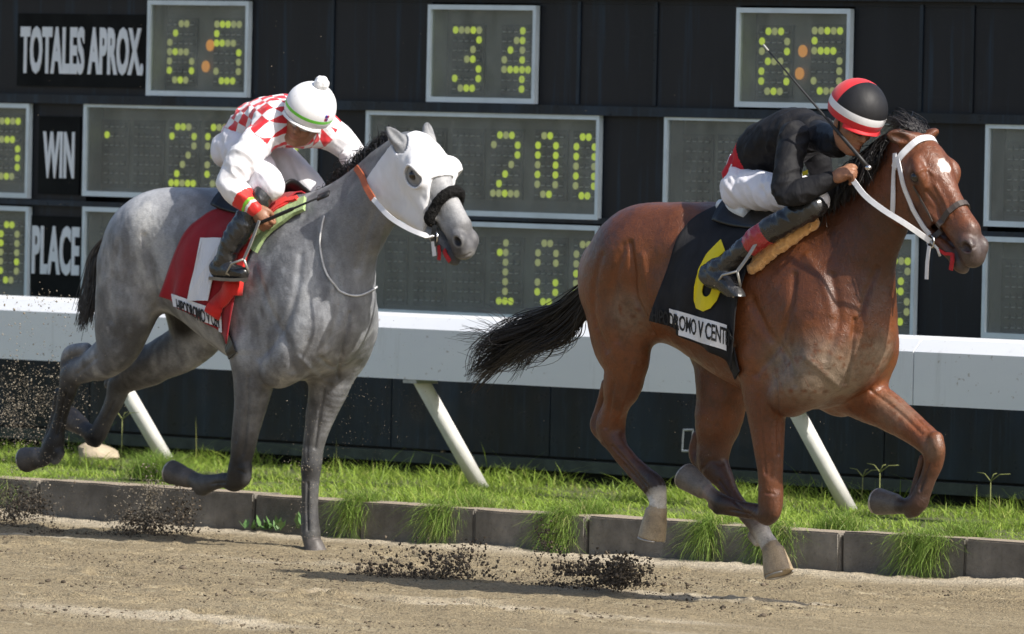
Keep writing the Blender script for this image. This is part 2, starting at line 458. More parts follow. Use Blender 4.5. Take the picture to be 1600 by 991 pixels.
def mat_cloth(name, col, rough=.8, bump=.25, var=.12, scale=14., sheen=None):
    sheen = sheen if sheen is not None else (.15 if max(col) > .2 else 0.0)
    m = Mat(name); f = m.noise(scale, 4, .55, (1, 1, .6), .6); w = m.noise(420, 2, .5)
    m.base(m.ramp(f, [(.3, tuple(c*(1-var) for c in col)), (.7, tuple(min(.86, c*(1+var)) for c in col))]))
    m.set(Roughness=rough, Specular_IOR_Level=.3, Sheen_Weight=sheen)
    m.bump(m.math('ADD', f, m.math('MULTIPLY', w, .08)), bump, .012); return m.m
def mat_hair(name, col, rough=.38):
    m = Mat(name); r = m.attr('rnd', 'Fac')
    m.base(m.ramp(r, [(0, tuple(c*.6 for c in col)), (.7, col), (1, tuple(min(c*2.2, .5) for c in col))])); m.set(Roughness=rough, Specular_IOR_Level=.5); return m.m
def mat_dirt(name, lo, hi):
    m = Mat(name); r = m.attr('rnd', 'Fac'); m.base(m.ramp(r, [(0, lo), (1, hi)])); m.set(Roughness=.95, Specular_IOR_Level=.1); return m.m
BLACK = mat_black_paint(); BOARD = mat_flat_black(); PANE = mat_pane(); SAND = mat_ground(); CONC = mat_concrete()
FRAME_M = simple('pale_aluminium', (.62, .70, .74), .45, .10, 6., .05, .002, 0, .4)
# ================================================================== SETTING
# ground: one sheet, fine where it is seen, out to the horizon
def graded(lo, hi, step, far, n):
    a = np.arange(lo, hi+step*.5, step); g = np.geomspace(1, far, n)-1
    return np.concatenate([lo-g[:0:-1], a, hi+g[1:]])
KY = 2.2            # kerb face
gx = graded(-10.2, 2.6, .024, 420., 26); gy = graded(-4.2, KY-.01, .020, 420., 26)
GX, GYY = np.meshgrid(gx, gy, indexing='ij')
GP = np.stack([GX.ravel(), GYY.ravel(), np.zeros(GX.size)], 1)
seen = sstep(-12, -9.5, GP[:, 0])*sstep(4.5, 2.4, GP[:, 0])*sstep(-6, -4, GP[:, 1])*(GP[:, 1] < KY+.3)
Q = GP*np.array([1, 1, 0])
gz = (fbm(Q*np.array([.6, 1, 1]), 5., 1, 3)-.5)*.010 + (fbm(Q, 17., 5, 3)-.5)*.018 + (NR.random(len(Q))-.5)*.0055
lump = vnoise(Q, 11., 61)*vnoise(Q, 23., 62); gz += sstep(.40, .64, lump)*.010
hoof = vnoise(Q*np.array([.8, 1, 1]), 3.1, 71); gz -= sstep(.68, .80, hoof)*.012
bank = sstep(1.62, 2.15, GP[:, 1])*(GP[:, 1] < KY+.2)
gz += bank*(.012+.035*vnoise(Q, 1.7, 3)**2)
_hp = np.random.default_rng(5)
for _ in range(150):                                   # hoof prints
    hx, hy, rr_ = _hp.uniform(-9.5, 2.2), _hp.uniform(-3.6, 1.7), _hp.uniform(.055, .085)
    i0, i1 = np.searchsorted(gx, (hx-.25, hx+.25)); j0, j1 = np.searchsorted(gy, (hy-.25, hy+.25))
    if i1 <= i0 or j1 <= j0: continue
    q = np.sqrt(((gx[i0:i1, None]-hx)/1.35)**2+(gy[None, j0:j1]-hy)**2)/rr_
    gz.reshape(len(gx), len(gy))[i0:i1, j0:j1] += -.030*np.exp(-q**4)+.016*np.exp(-((q-1.45)/.45)**2)
GP[:, 2] = gz*seen-.002
nx, ny = len(gx), len(gy)
ii = (np.arange(nx-1)[:, None]*ny+np.arange(ny-1)[None]).ravel()
gf = np.stack([ii, ii+ny, ii+ny+1, ii+1], 1)
gme = mesh_from('ground', GP, gf)
a = gme.attributes.new('dry', 'FLOAT', 'POINT')
dry = sstep(1.70, 2.05, GP[:, 1]+.35*(vnoise(Q, 2.2, 12)-.5))*(GP[:, 1] < KY+.2)*sstep(.25, .6, vnoise(Q, 1.1, 21)+.15)
streak = sstep(.60, .74, vnoise(Q*np.array([.10, 1.0, 1]), 3.2, 31))*sstep(.3, .6, vnoise(Q, 1.3, 33))*.8*(GP[:, 1] < 1.0)
a.data.foreach_set('value', np.clip(dry*.95+streak, 0, 1).astype(np.float32))
tag(link('ground', gme, None, SAND), kind='structure')

# loose clods lying on the track
ICO = None
def rock_parts(n_sub=1):
    bm = bmesh.new(); bmesh.ops.create_icosphere(bm, subdivisions=n_sub, radius=1.0)
    v = np.array([p.co[:] for p in bm.verts]); f = np.array([[q.index for q in g.verts] for g in bm.faces]); bm.free(); return v, f
RV, RF = rock_parts(1)
def bits(name, P, R, mat, flat=.75, stretch=None):
    "many small irregular lumps in one mesh: P positions, R radii"
    n = len(P); k = len(RV)
    V = np.repeat(RV[None], n, 0)*(1+NR.uniform(-.35, .35, (n, k, 1)))
    ang = NR.uniform(0, 6.28, n); ca, sa = np.cos(ang)[:, None], np.sin(ang)[:, None]
    s3 = NR.uniform(.6, 1.25, (n, 1, 3))*np.array([1, 1, flat]); V = V*s3
    x = V[:, :, 0]*ca-V[:, :, 1]*sa; y = V[:, :, 0]*sa+V[:, :, 1]*ca
    V = np.stack([x, y, V[:, :, 2]], 2)*R[:, None, None]+P[:, None]
    F = (RF[None]+np.arange(n)[:, None, None]*k).reshape(-1, 3)
    me = mesh_from(name, V.reshape(-1, 3), F, False)
    at = me.attributes.new('rnd', 'FLOAT', 'POINT'); at.data.foreach_set('value', np.repeat(NR.random(n), k).astype(np.float32))
    return link(name, me, None, mat)
DARK_DIRT = mat_dirt('damp_soil', (.040, .033, .026), (.185, .148, .108))
TAN_DIRT = mat_dirt('dry_soil', (.13, .108, .080), (.36, .315, .245))
n = 16000
cx = NR.uniform(-10, 2.4, n); cy = NR.uniform(-3.8, 1.9, n)
keep = vnoise(np.stack([cx*.4, cy*1.3, cx*0], 1), 2.0, 41) > .42
cx, cy = cx[keep], cy[keep]
o = bits('soil_clods', np.stack([cx, cy, np.full(len(cx), .002)], 1), NR.gamma(1.5, .0019, len(cx))+.0015, DARK_DIRT, .6)
tag(o, 'loose dark soil crumbs scattered over the sandy track', 'soil', None, 'stuff')

# kerb: separate concrete blocks between the track and the grass verge
joints = [-1100, 62, 232, 396, 561, 741, 916, 1112, 1312, 1506, 2300]
kx = [atY(p, 745+p*105/1600+35, KY)[0] for p in joints]
kerb_lab = ['cut off by the left edge of the photo', 'behind the grey horse\'s hind hooves', 'under the big round grass tuft', 'ending in a weedy gap, left of the grey\'s standing foreleg',
            'directly behind the grey horse\'s standing foreleg', 'between the leftmost two hanging grass tufts', 'left of the thick green tuft in the middle', 'behind the bay\'s white near hind hoof',
            'behind the bay horse\'s folded forelegs', 'between the two rightmost hanging tufts']
for i in range(len(kx)-1):
    bm = bmesh.new()
    bmesh.ops.create_cube(bm, size=1.0)
    x0, x1 = kx[i]+.006, kx[i+1]-.006; zt = .203+rnd.uniform(-.008, .006); yo = rnd.uniform(-.008, .012)
    for v in bm.verts:
        v.co = Vector((x0 if v.co.x < 0 else x1, KY+yo if v.co.y < 0 else KY+.21, -.12 if v.co.z < 0 else zt))
    bmesh.ops.bevel(bm, geom=[e for e in bm.edges], offset=.008, segments=2, affect='EDGES')
    bmesh.ops.subdivide_edges(bm, edges=[e for e in bm.edges if e.calc_length() > .12], cuts=7, use_grid_fill=True)
    for v in bm.verts:
        p = np.array([v.co[:]]); w = float(fbm(p, 6., 3)[0]-.5)*.016; v.co.y += w; v.co.z += w*.6
    me = bpy.data.meshes.new('kerb_block'); bm.to_mesh(me); bm.free()
    tag(link('kerb_block', me, None, CONC), 'grey concrete kerb block '+kerb_lab[i], 'kerb', 'concrete kerb blocks along the track')

# verge soil under the grass
bm = MB(); bm.box((-16, KY+.215, -.2), (5, 5.9, .165))
tag(bm.build('verge', simple('verge_soil', (.075, .085, .03), .95, .4, 14., .4, .02)), kind='structure')

# grass
def blades(name, root, hgt, lean, width, mat, nseg=3, up=None, wig=0.):
    "root (n,3) hgt (n) lean (n,2): bent tapered blades as one mesh"
    n = len(root); t = np.linspace(0, 1, nseg+1); az = NR.uniform(0, 6.28, n)
    side = np.stack([np.cos(az), np.sin(az), 0*az], 1)
    V = np.zeros((n, (nseg+1)*2, 3)); WG = NR.normal(0, wig, (n, 3)) if wig else 0
    for i, q in enumerate(t):
        c = root.copy(); c[:, :2] += lean*(q**1.8)[None] if np.ndim(q) else lean*q**1.8
        if up is None: c[:, 2] += hgt*(q-.22*q*q*np.minimum(1, np.linalg.norm(lean, axis=1)/np.maximum(hgt, .01)))
        else: c[:, 2] += hgt*(q-up*q*q)
        if wig: c = c+WG*math.sin(q*2.6)*q
        w = width*(1-q)**.6*.5
        V[:, 2*i] = c-side*w[:, None]; V[:, 2*i+1] = c+side*w[:, None]
    F = np.concatenate([np.stack([np.arange(n)*(2*nseg+2)+2*i+o for o in (0, 1, 3, 2)], 1) for i in range(nseg)])
    me = mesh_from(name, V.reshape(-1, 3), F)
    a = me.attributes.new('rnd', 'FLOAT', 'POINT'); a.data.foreach_set('value', np.repeat(NR.random(n), 2*nseg+2).astype(np.float32))
    a = me.attributes.new('tip', 'FLOAT', 'POINT'); a.data.foreach_set('value', np.tile(np.repeat(t, 2), n).astype(np.float32))
    return link(name, me, None, mat)
GRASS = mat_leaf('grass_blade', (.130, .225, .026), (.285, .395, .062), (.46, .40, .17), .70)
TUFT = mat_leaf('tuft_blade', (.075, .155, .022), (.190, .290, .050), (.46, .39, .20), .60)
n = 68000
r = np.stack([NR.uniform(-11.5, 2.2, n), KY+.16+NR.beta(1.0, 1.25, n)*3.2, np.full(n, .16)], 1)
cl = fbm(r*np.array([1, 1, 0]), 2.4, 51, 3); _k = (fbm(r*np.array([1, 1, 0]), 4.5, 57, 2) > .36) | (NR.random(n) < .35); r = r[_k]; cl = cl[_k]; n = len(r)
h = (.018+.075*sstep(.36, .74, cl))*NR.uniform(.5, 1.4, n)*(.75+.5*sstep(4.4, 5.3, r[:, 1]))
h *= np.where(NR.random(n) < .03, 1.9, 1.0)
le = NR.normal(0, .75, (n, 2))*h[:, None]+np.array([-.006, -.010])
g = blades('grass', r, h, le, NR.uniform(.004, .008, n), GRASS)
tag(g, 'short bright green grass on the verge below the scoreboard', 'grass', None, 'stuff')

def tuft(px, py, spread, n, hgt, droop, label, top=True, Y=None, wid=.0045):
    c = atZ(px, py, .2) if Y is None else atY(px, py, Y)
    if Y is None: c[1] = max(c[1], KY+.10)
    n = int(n*2.6)
    sx = NR.normal(0, spread*.42, n)
    rr = np.stack([c[0]+sx, c[1]+NR.normal(0, .05, n), np.full(n, max(c[2]-.02, .15))], 1)
    hh = hgt*NR.uniform(.35, 1.25, n)*np.exp(-(sx/spread)**2); le = NR.normal(0, .6, (n, 2))*hh[:, None]; up = .25
    if droop > 0:
        k = NR.random(n) < droop; nk = k.sum()
        rr[k, 1] = KY+NR.uniform(-.03, .08, nk); le[k, 1] = -NR.uniform(.01, .13, nk)-np.maximum(rr[k, 1]-KY, 0)
        le[k, 0] = NR.normal(0, .10, nk); rr[k, 2] = np.where(rr[k, 1] > KY-.005, NR.uniform(.16, .22, nk), NR.uniform(.05, .20, nk))
        hk = NR.uniform(.02, .13, nk)
        drop = NR.uniform(-.03, .24, nk)*np.exp(-(sx[k]/spread/.8)**2)
        up = np.full(n, .25); up[k] = 1+drop/hk; hh[k] = hk
    o = blades('grass_tuft', rr, hh, le, NR.uniform(.5, 1.1, n)*wid, TUFT, 5, up, .028)
    tag(o, label, 'grass tuft', 'grass tufts along the kerb')
tuft(248, 742, .22, 900, .17, .06, 'big round green grass tuft on the kerb behind the grey horse')
tuft(561, 782, .10, 330, .09, .55, 'small dark grass tuft hanging over the kerb right of the grey\'s foreleg')
tuft(741, 790, .14, 420, .12, .50, 'straggly grass tuft hanging over the kerb left of centre')
tuft(924, 802, .15, 520, .12, .55, 'thick green tuft hanging over the kerb left of the bay\'s hind hoof')
tuft(1110, 818, .09, 320, .08, .65, 'narrow grass tuft hanging down the kerb behind the bay\'s folded foreleg')
tuft(1310, 822, .17, 560, .12, .55, 'bushy tuft hanging over the kerb right of the bay\'s lowest hoof')
tuft(1505, 838, .19, 620, .13, .55, 'rightmost large tuft hanging over the kerb')
# two leafy weeds at the kerb foot
def weed(px, py, n, size, label):
    c = atY(px, py, KY-.03); m = MB()
    for i in range(n):
        a = rnd.uniform(0, 6.28); L = size*rnd.uniform(.6, 1.2); el = rnd.uniform(.3, 1.2)
        d = np.array([math.cos(a)*math.cos(el), math.sin(a)*math.cos(el)*.5-.1, math.sin(el)]); b = np.cross(d, [0, 0, 1.0]); b /= np.linalg.norm(b)+1e-6
        r0 = c+np.array([rnd.uniform(-.1, .1)*size/.06, rnd.uniform(-.02, 0), 0]); w = L*.2
        m.add([r0, r0+d*L*.5-b*w, r0+d*L, r0+d*L*.5+b*w], [(0, 1, 2, 3)])
    tag(m.build('weed', simple('weed_leaf', (.10, .20, .06), .5, .3, 30.)), label, 'weed')
weed(411, 828, 26, .075, 'low leafy weed in the kerb gap left of the grey\'s standing foreleg')
weed(449, 826, 9, .085, 'small upright weed sprig beside the grey\'s standing foreleg')
# stalks with seed heads standing above the verge
ST = simple('dry_stalk', (.22, .24, .08), .7, .3, 40.); SH = simple('seed_head', (.42, .34, .2), .9, .3, 60.)
for px, py0, py1, typ, lab in [(847, 745, 706, 0, 'leftmost tall stalk with a round seed head under the rail'), (858, 748, 712, 0, 'stalk with a round seed head, right of its taller twin'), (880, 750, 710, 0, 'stalk with a pale round head left of the bay\'s hind leg'),
                          (689, 740, 706, 0, 'lone round-headed stalk left of the middle rail post'), (1235, 765, 720, 1, 'forked grass stalk beside the right rail post'),
                          (1345, 785, 745, 1, 'forked grass stalk above the bay\'s lifted fore hoof'), (1372, 790, 738, 1, 'tallest forked grass stalk right of the bay\'s raised foreleg'), (1545, 810, 752, 1, 'rightmost forked grass stalk by the wall'), (188, 735, 655, 1, 'long bent grass stalk beside the left rail post')]:
    b = atZ(px, py0, .17); t = atY(px+3, py1, b[1]); m = MB()
    m.tube([b, (b+t)/2+np.array([.004, 0, 0]), t], [.0035, .003, .002], 5, 0)
    if typ == 0: m.ball(t, (.014, .014, .011), 6, 1)
    else:
        for s in (-1, .2, 1): m.tube([t, t+np.array([.05*s, .01, .035]), t+np.array([.11*s, .02, .04])], [.003, .0025, .0015], 5, 0)
    tag(m.build('grass_stalk', [ST, SH], None, True), lab, 'grass stalk', 'tall stalks on the verge')
c = atZ(153, 712, .19); bm = bmesh.new(); bmesh.ops.create_icosphere(bm, subdivisions=3, radius=1)
for v in bm.verts:
    k = 1+.5*float(fbm(np.array([v.co[:]]), 1.5, 7)[0]-.5); v.co = Vector((c[0]+v.co.x*.13*k, c[1]+v.co.y*.10*k, .185+v.co.z*.075*k*(1.0-.5*v.co.x)))
me = bpy.data.meshes.new('stone'); bm.to_mesh(me); bm.free()
tag(link('stone', me, None, simple('pale_stone', (.46, .38, .27), .9, .2, 12., .4, .01)), 'pale broken stone lying in the grass behind the grey\'s hind legs', 'stone')

# ------------------------------------------------------------------ scoreboard
BW = 5.6
bx0, bx1 = -15.0, 5.5
sb = empty('scoreboard', ((bx0+bx1)/2, BW, 0))
tag(sb, 'long black scoreboard wall standing behind the white running rail', 'scoreboard')
zr = lambda y, Y=BW: float(atY(800, y, Y)[2])
for zc, hh, dd, nm in ((2.785, .055, .05, 'ledge'), (2.157, .050, .045, 'ledge'), (1.568, .030, .03, 'ledge'), (1.012, .016, .04, 'ledge')):
    m = MB(); m.box((bx0, BW-dd, zc-hh/2), (bx1, BW-.002, zc+hh/2)); m.build(nm, BLACK, sb)
# lower skirt in wide sheets, and the green-grey sill under it
xs = list(np.arange(bx0, bx1, 1.22))
for i, x in enumerate(xs[:-1]):
    m = MB(); m.box((x+.004, BW-.055, .30), (xs[i+1]-.004, BW-.002, 1.005)); m.build('skirt_sheet', BLACK, sb)
m = MB(); m.box((bx0, BW-.11, .225), (bx1, BW+.1, .285)); m.build('sill', simple('green_sill', (.050, .065, .052), .7, .4, 9., .2, .004), sb)
m = MB(); m.box((bx0, BW-.02, .1), (bx1, BW+.2, .22)); m.build('base', simple('dark_base', (.015, .017, .014), .9), sb)
# upright battens between the sheets of the upper wall
for px in (905, 1025, 1440, 1520, 520):
    x = atY(px, 90, BW)[0]; m = MB(); m.box((x-.012, BW-.008, 2.19), (x+.012, BW-.001, 2.74)); m.build('batten', BLACK, sb)
hp = [atY(px, py, BW-.058) for px, py in ((1068, 672), (1083, 672), (1080, 705), (1066, 705))]
m = MB()
for i in range(4):
    a, b = hp[i], hp[(i+1) % 4]; m.tube([a, b], .006, 4)
m.build('hatch_outline', simple('old_white_paint', (.6, .62, .6), .8), sb)

DOT_ON = simple('yellow_dot', (.62, .74, .05), .55, .10, 3.); DOT_PALE = simple('faded_dot', (.60, .62, .24), .6, .15, 3.); DOT_OR = simple('orange_dot', (.85, .33, .04), .55, .1, 5.)
DOT_OFF = simple('dark_dot', (.022, .024, .022), .5, .3, 30.); GLINT = simple('painted_glint', (.46, .47, .45), .5, .2, 30.)
MODULE = simple('digit_plate', (.060, .064, .060), .7, .3, 8.); BACK = simple('box_backing', (.17, .175, .155), .8, .25, 4.)
SIDE = simple('box_lining', (.30, .32, .31), .6, .2, 5.)
for _m, _e in ((DOT_ON, .42), (DOT_PALE, .22), (DOT_OR, .40)):      # glow added to brighten the lit dots
    _b = _m.node_tree.nodes['Principled BSDF']; _b.inputs['Emission Strength'].default_value = _e
    _b.inputs['Emission Color'].default_value = {'yellow_dot': (.75, .95, .06, 1), 'faded_dot': (.80, .85, .30, 1), 'orange_dot': (1, .40, .06, 1)}[_m.name]
DIG = {'0': ['.XX..', 'X..X.', 'X..X.', 'X..X.', 'X..X.', 'X..X.', '.XX..'], '1': ['..X..', '.XX..', '..X..', '..X..', '..X..', '..X..', '.XXX.'],
       '2': ['.XXX.', 'X...X', '....X', '...X.', '..X..', '.X...', 'XXXXX'], '3': ['XXXXX', '....X', '...X.', '..XX.', '....X', 'X...X', '.XXX.'],
       '4': ['...X.', '..XX.', '.X.X.', 'X..X.', 'XXXXX', '...X.', '...X.'], '5': ['XXXXX', 'X....', 'XXXX.', '....X', '....X', 'X...X', '.XXX.'],
       '6': ['..XX.', '.X...', 'X....', 'XXXX.', 'X...X', 'X...X', '.XXX.'], '8': ['.XXX.', 'X...X', 'X...X', '.XXX.', 'X...X', 'X...X', '.XXX.'],
       '9': ['.XX..', 'X..X.', 'X..X.', '.....', 'X..X.', 'X..X.', '.XX..'], ' ': ['.....']*7, '?': ['.....', '.X...', '.....', '.....', '.....', '.....', '.....']}
PX, PZ, DR = .0455, .0525, .0192
BK = BW+.13          # back of the boxes
YF = BW-.035         # front of the display boxes
YD = BW+.085         # plane of the dots
ROWS = {1: [], 2: [], 3: []}
def disc(m, x, z, r, y, mi, n=12):
    v = [(x+r*math.cos(q*2*math.pi/n), y, z+r*1.04*math.sin(q*2*math.pi/n)) for q in range(n)]
    v2 = [(a, y+.006, c) for a, _, c in v]
    m.add(v+v2, [tuple(range(n))]+[(i, i+n, (i+1) % n+n, (i+1) % n) for i in range(n)], mi)
def display(pl, pr, pt, pb, digits, label, colons=()):
    "pl..pb: photo pixels of the frame's left, right, top, bottom edges; digits: (photo px of the first dot, character)"
    xl = atY(pl, (pt+pb)/2, YF)[0]; xr = atY(pr, (pt+pb)/2, YF)[0]; xm = (pl+pr)/2
    zt = atY(xm, pt, YF)[2]; zb = atY(xm, pb, YF)[2]
    root = empty('display_box', ((xl+xr)/2, YF, zb)); tag(root, label, 'display', 'dot-matrix displays on the scoreboard')
    ROWS[1 if zb > 1.95 else 2 if zb > 1.3 else 3].append((xl, xr, zb, zt))
    f = .026; m = MB()
    m.box((xl, YF, zt-f), (xr, YF+.03, zt)); m.box((xl, YF, zb), (xr, YF+.03, zb+f*1.1))
    m.box((xl, YF, zb+f*1.1), (xl+f*.9, YF+.03, zt-f)); m.box((xr-f*.9, YF, zb+f*1.1), (xr, YF+.03, zt-f)); m.build('frame', FRAME_M, root)
    m = MB(); m.box((xl+.004, YF+.031, zt-.012), (xr-.004, BK-.001, zt-.002)); m.box((xl+.004, YF+.031, zb+.002), (xr-.004, BK-.001, zb+.012))
    m.box((xl+.002, YF+.031, zb+.013), (xl+.012, BK-.001, zt-.013)); m.box((xr-.012, YF+.031, zb+.013), (xr-.002, BK-.001, zt-.013)); m.build('casing', BLACK, root)
    for xa in (xl+.013, xr-.020):
        m = MB(); m.box((xa, YF+.034, zb+.014), (xa+.007, BK-.03, zt-.014)); m.build('lining', SIDE, root)
    m = MB(); m.box((xl+.021, BK-.028, zb+.014), (xr-.021, BK-.004, zt-.014)); m.build('backing', BACK, root)
    m = MB(); m.add([(xl+f*.9, YF+.016, zb+f), (xr-f*.9, YF+.016, zb+f), (xr-f*.9, YF+.016, zt-f), (xl+f*.9, YF+.016, zt-f)], [(0, 1, 2, 3)]); link('glass_pane', mesh_from('glass_pane', m.v, m.f, False), root, PANE)
    for dx, dy, ch in digits:
        p = atY(dx, dy, YD); rows = DIG[ch]
        if p[0] > xr-.05 or p[0]+4*PX < xl+.03: continue
        m = MB(); x0 = max(p[0]-.033, xl+.022); x1 = min(p[0]+4*PX+.033, xr-.022)
        m.box((x0, YD+.004, p[2]-6*PZ-.033), (x1, BK-.030, p[2]+.033), 0)
        lit = MB()
        for r in range(7):
            for q in range(5):
                x = p[0]+q*PX; z = p[2]-r*PZ
                if x < xl+.04 or x > xr-.04: continue
                if rows[r][q] == 'X': disc(lit, x, z, DR, YD-.008, 0 if rnd.random() < .55 else 1)
                else:
                    disc(m, x, z, DR*.86, YD-.002, 1, 9)
                    m.box((x-.014, YD-.010, z-.009), (x+.009, YD-.0025, z-.003), 2)  # pale bar painted in as the glint on an unlit dot's rim
        d = m.build('digit', [MODULE, DOT_OFF, GLINT], root)
        if lit.f: lit.build('lit_dots', [DOT_ON, DOT_PALE], d)
    if colons:
        for cxp, cyp in colons:
            m = MB(); p = atY(cxp, cyp, YD); disc(m, p[0], p[2], .031, YD-.006, 0, 16); m.build('colon_dot', DOT_OR, root)
display(229, 387, 1, 151, [(267, 37, '6'), (340, 38, '5')], 'small display reading 6:5 at the top left of the scoreboard', [(329, 71), (322, 104)])
display(667, 836, 8, 161, [(713, 47, '3'), (790, 48, '4')], 'small display reading 34 at the top middle of the scoreboard')
display(1149, 1327, 13, 169, [(1192, 49, '8'), (1274, 48, '5')], 'small display reading 8:5 behind the raised whip', [(1255, 80), (1250, 115)])
display(-330, 44, 158, 304, [(-120, 187, ' '), (-62, 188, '2'), (-4, 189, '5')], 'display cut off by the left edge, left of the WIN sign')
display(129, 490, 164, 312, [(160, 196, '?'), (215, 197, ' '), (270, 198, '2'), (326, 199, '8'), (381, 200, '0'), (437, 201, '0')], 'wide display right of the WIN sign, behind the white-capped jockey')
display(570, 935, 176, 338, [(593, 208, ' '), (653, 209, ' '), (713, 210, ' '), (773, 211, '2'), (842, 212, '0'), (902, 214, '0')], 'wide display reading 200 behind the grey horse\'s head')
display(1036, 1430, 184, 352, [(1068, 219, ' '), (1128, 220, ' '), (1188, 221, ' '), (1248, 223, ' '), (1316, 225, ' '), (1380, 226, ' ')], 'wide unlit display behind the black-clad jockey')
display(1538, 1930, 197, 360, [(1570, 231, ' '), (1632, 233, ' '), (1694, 234, ' ')], 'unlit display at the right edge, level with the bay\'s head')
display(-330, 43, 317, 463, [(-122, 349, ' '), (-62, 350, '1'), (3, 351, '0')], 'display cut off by the left edge, left of the PLACE sign')
display(127, 490, 329, 474, [(160, 364, ' '), (215, 365, ' '), (270, 366, ' '), (326, 367, ' '), (381, 368, ' ')], 'display right of the PLACE sign, mostly hidden by the grey horse')
display(570, 933, 347, 498, [(593, 376, ' '), (653, 377, ' '), (713, 378, ' '), (773, 379, '1'), (842, 380, '9'), (902, 382, '0')], 'wide display behind the bay\'s tail, starting with a 1')
display(1036, 1428, 360, 524, [(1068, 393, ' '), (1128, 394, ' '), (1188, 396, ' '), (1248, 398, ' '), (1316, 400, '2'), (1379, 407, '3')], 'display almost wholly hidden behind the bay horse')
display(1534, 1930, 376, 537, [(1566, 414, ' '), (1628, 416, ' '), (1690, 418, ' ')], 'unlit display at the right edge just above the rail')

# the wall itself: black sheets filling the spaces between the boxes, with a back plate
m = MB(); m.box((bx0, BK+.002, .27), (bx1, BK+.2, 3.6)); m.build('back_plate', BOARD, sb)
ztop = {1: max(q[3] for q in ROWS[1])+.004, 2: max(q[3] for q in ROWS[2])+.004, 3: max(q[3] for q in ROWS[3])+.004}
zbot = {q: min(r[2] for r in ROWS[q])-.004 for q in ROWS}
for lo, hi in ((.27, zbot[3]), (ztop[3], zbot[2]), (ztop[2], zbot[1]), (ztop[1], 3.6)):
    m = MB(); m.box((bx0, BW, lo+.001), (bx1, BK-.002, hi-.001)); m.build('wall_band', BLACK if hi < 3 and lo > .5 else BOARD, sb)
for q in ROWS:
    xs2 = [bx0]+[e for r in sorted(ROWS[q]) for e in (r[0]-.003, r[1]+.003)]+[bx1]
    for i in range(0, len(xs2), 2):
        if xs2[i+1]-xs2[i] > .03:
            m = MB(); m.box((xs2[i], BW, zbot[q]), (xs2[i+1], BK-.002, ztop[q])); m.build('wall_sheet', BOARD, sb)

def text_mesh(body, bold=.0, space=1.0):
    "outline of a word as triangles normalised to a unit box"
    cu = bpy.data.curves.new('lettering', 'FONT'); cu.body = body; cu.offset = bold; cu.space_character = space; cu.resolution_u = 3
    ob = bpy.data.objects.new('lettering', cu); COL.objects.link(ob)
    dg = bpy.context.evaluated_depsgraph_get(); dg.update(); me = bpy.data.meshes.new_from_object(ob.evaluated_get(dg))
    bm = bmesh.new(); bm.from_mesh(me); bmesh.ops.triangulate(bm, faces=bm.faces[:])
    bmesh.ops.remove_doubles(bm, verts=bm.verts[:], dist=1e-5)
    v = np.array([p.co[:] for p in bm.verts]); f = [tuple(q.index for q in g.verts) for g in bm.faces]; bm.free()
    bpy.data.objects.remove(ob); bpy.data.meshes.remove(me); bpy.data.curves.remove(cu)
    lo = v.min(0); hi = v.max(0); v[:, :2] = (v[:, :2]-lo[:2])/(hi[:2]-lo[:2]); return v, f
def solid(v, f, th, mp):
    "extrude flat lettering: mp(u, w, depth) -> point"
    n = len(v); V = [mp(p[0], p[1], 0) for p in v]+[mp(p[0], p[1], th) for p in v]
    F = [tuple(q) for q in f]+[tuple(i+n for i in reversed(q)) for q in f]
    cnt = {}
    for q in f:
        for i in range(3): cnt[(q[i], q[(i+1) % 3])] = 1
    for a, b in cnt:
        if (b, a) not in cnt: F.append((a, a+n, b+n, b))
    return V, F
LETTER = simple('white_lettering', (.74, .77, .80), .6, .06, 5.)
PLATE = simple('sign_plate', (.012, .013, .013), .85, .3, 5., spec=.08)
def sign(rect, txt, trect, label, bold=.038):
    "rect: plate pixels l t r b; trect: lettering pixels"
    y = BW-.012; l, t, r, b = rect; xm, ym = (l+r)/2, (t+b)/2
    xl, xr, zt, zb = atY(l, ym, y)[0], atY(r, ym, y)[0], atY(xm, t, y)[2], atY(xm, b, y)[2]
    root = empty('sign', ((xl+xr)/2, BW, zb)); tag(root, label, 'sign', 'white-lettered signs on the scoreboard')
    m = MB(); m.box((xl, y, zb), (xr, BW-.003, zt)); m.build('plate', PLATE, root)
    l, t, r, b = trect; ym = (t+b)/2; xm = (l+r)/2
    xl, xr, zt, zb = atY(l, ym, y)[0], atY(r, ym, y)[0], atY(xm, t, y)[2], atY(xm, b, y)[2]
    v, f = text_mesh(txt, bold, 1.03); V, F = solid(v, f, .006, lambda u, w, d: (xl+(xr-xl)*u, y-.001-d, zb+(zt-zb)*w))
    m = MB(); m.add(V, F); m.build('lettering', LETTER, root)
sign((27, 22, 228, 136), 'TOTALES APROX.', (33, 42, 225, 117), 'black sign lettered TOTALES APROX. at the top left')
sign((60, 182, 124, 304), 'WIN', (68, 206, 117, 279), 'black sign lettered WIN between two displays', .034)
sign((48, 338, 126, 462), 'PLACE', (51, 353, 125, 430), 'black sign lettered PLACE between two displays', .034)

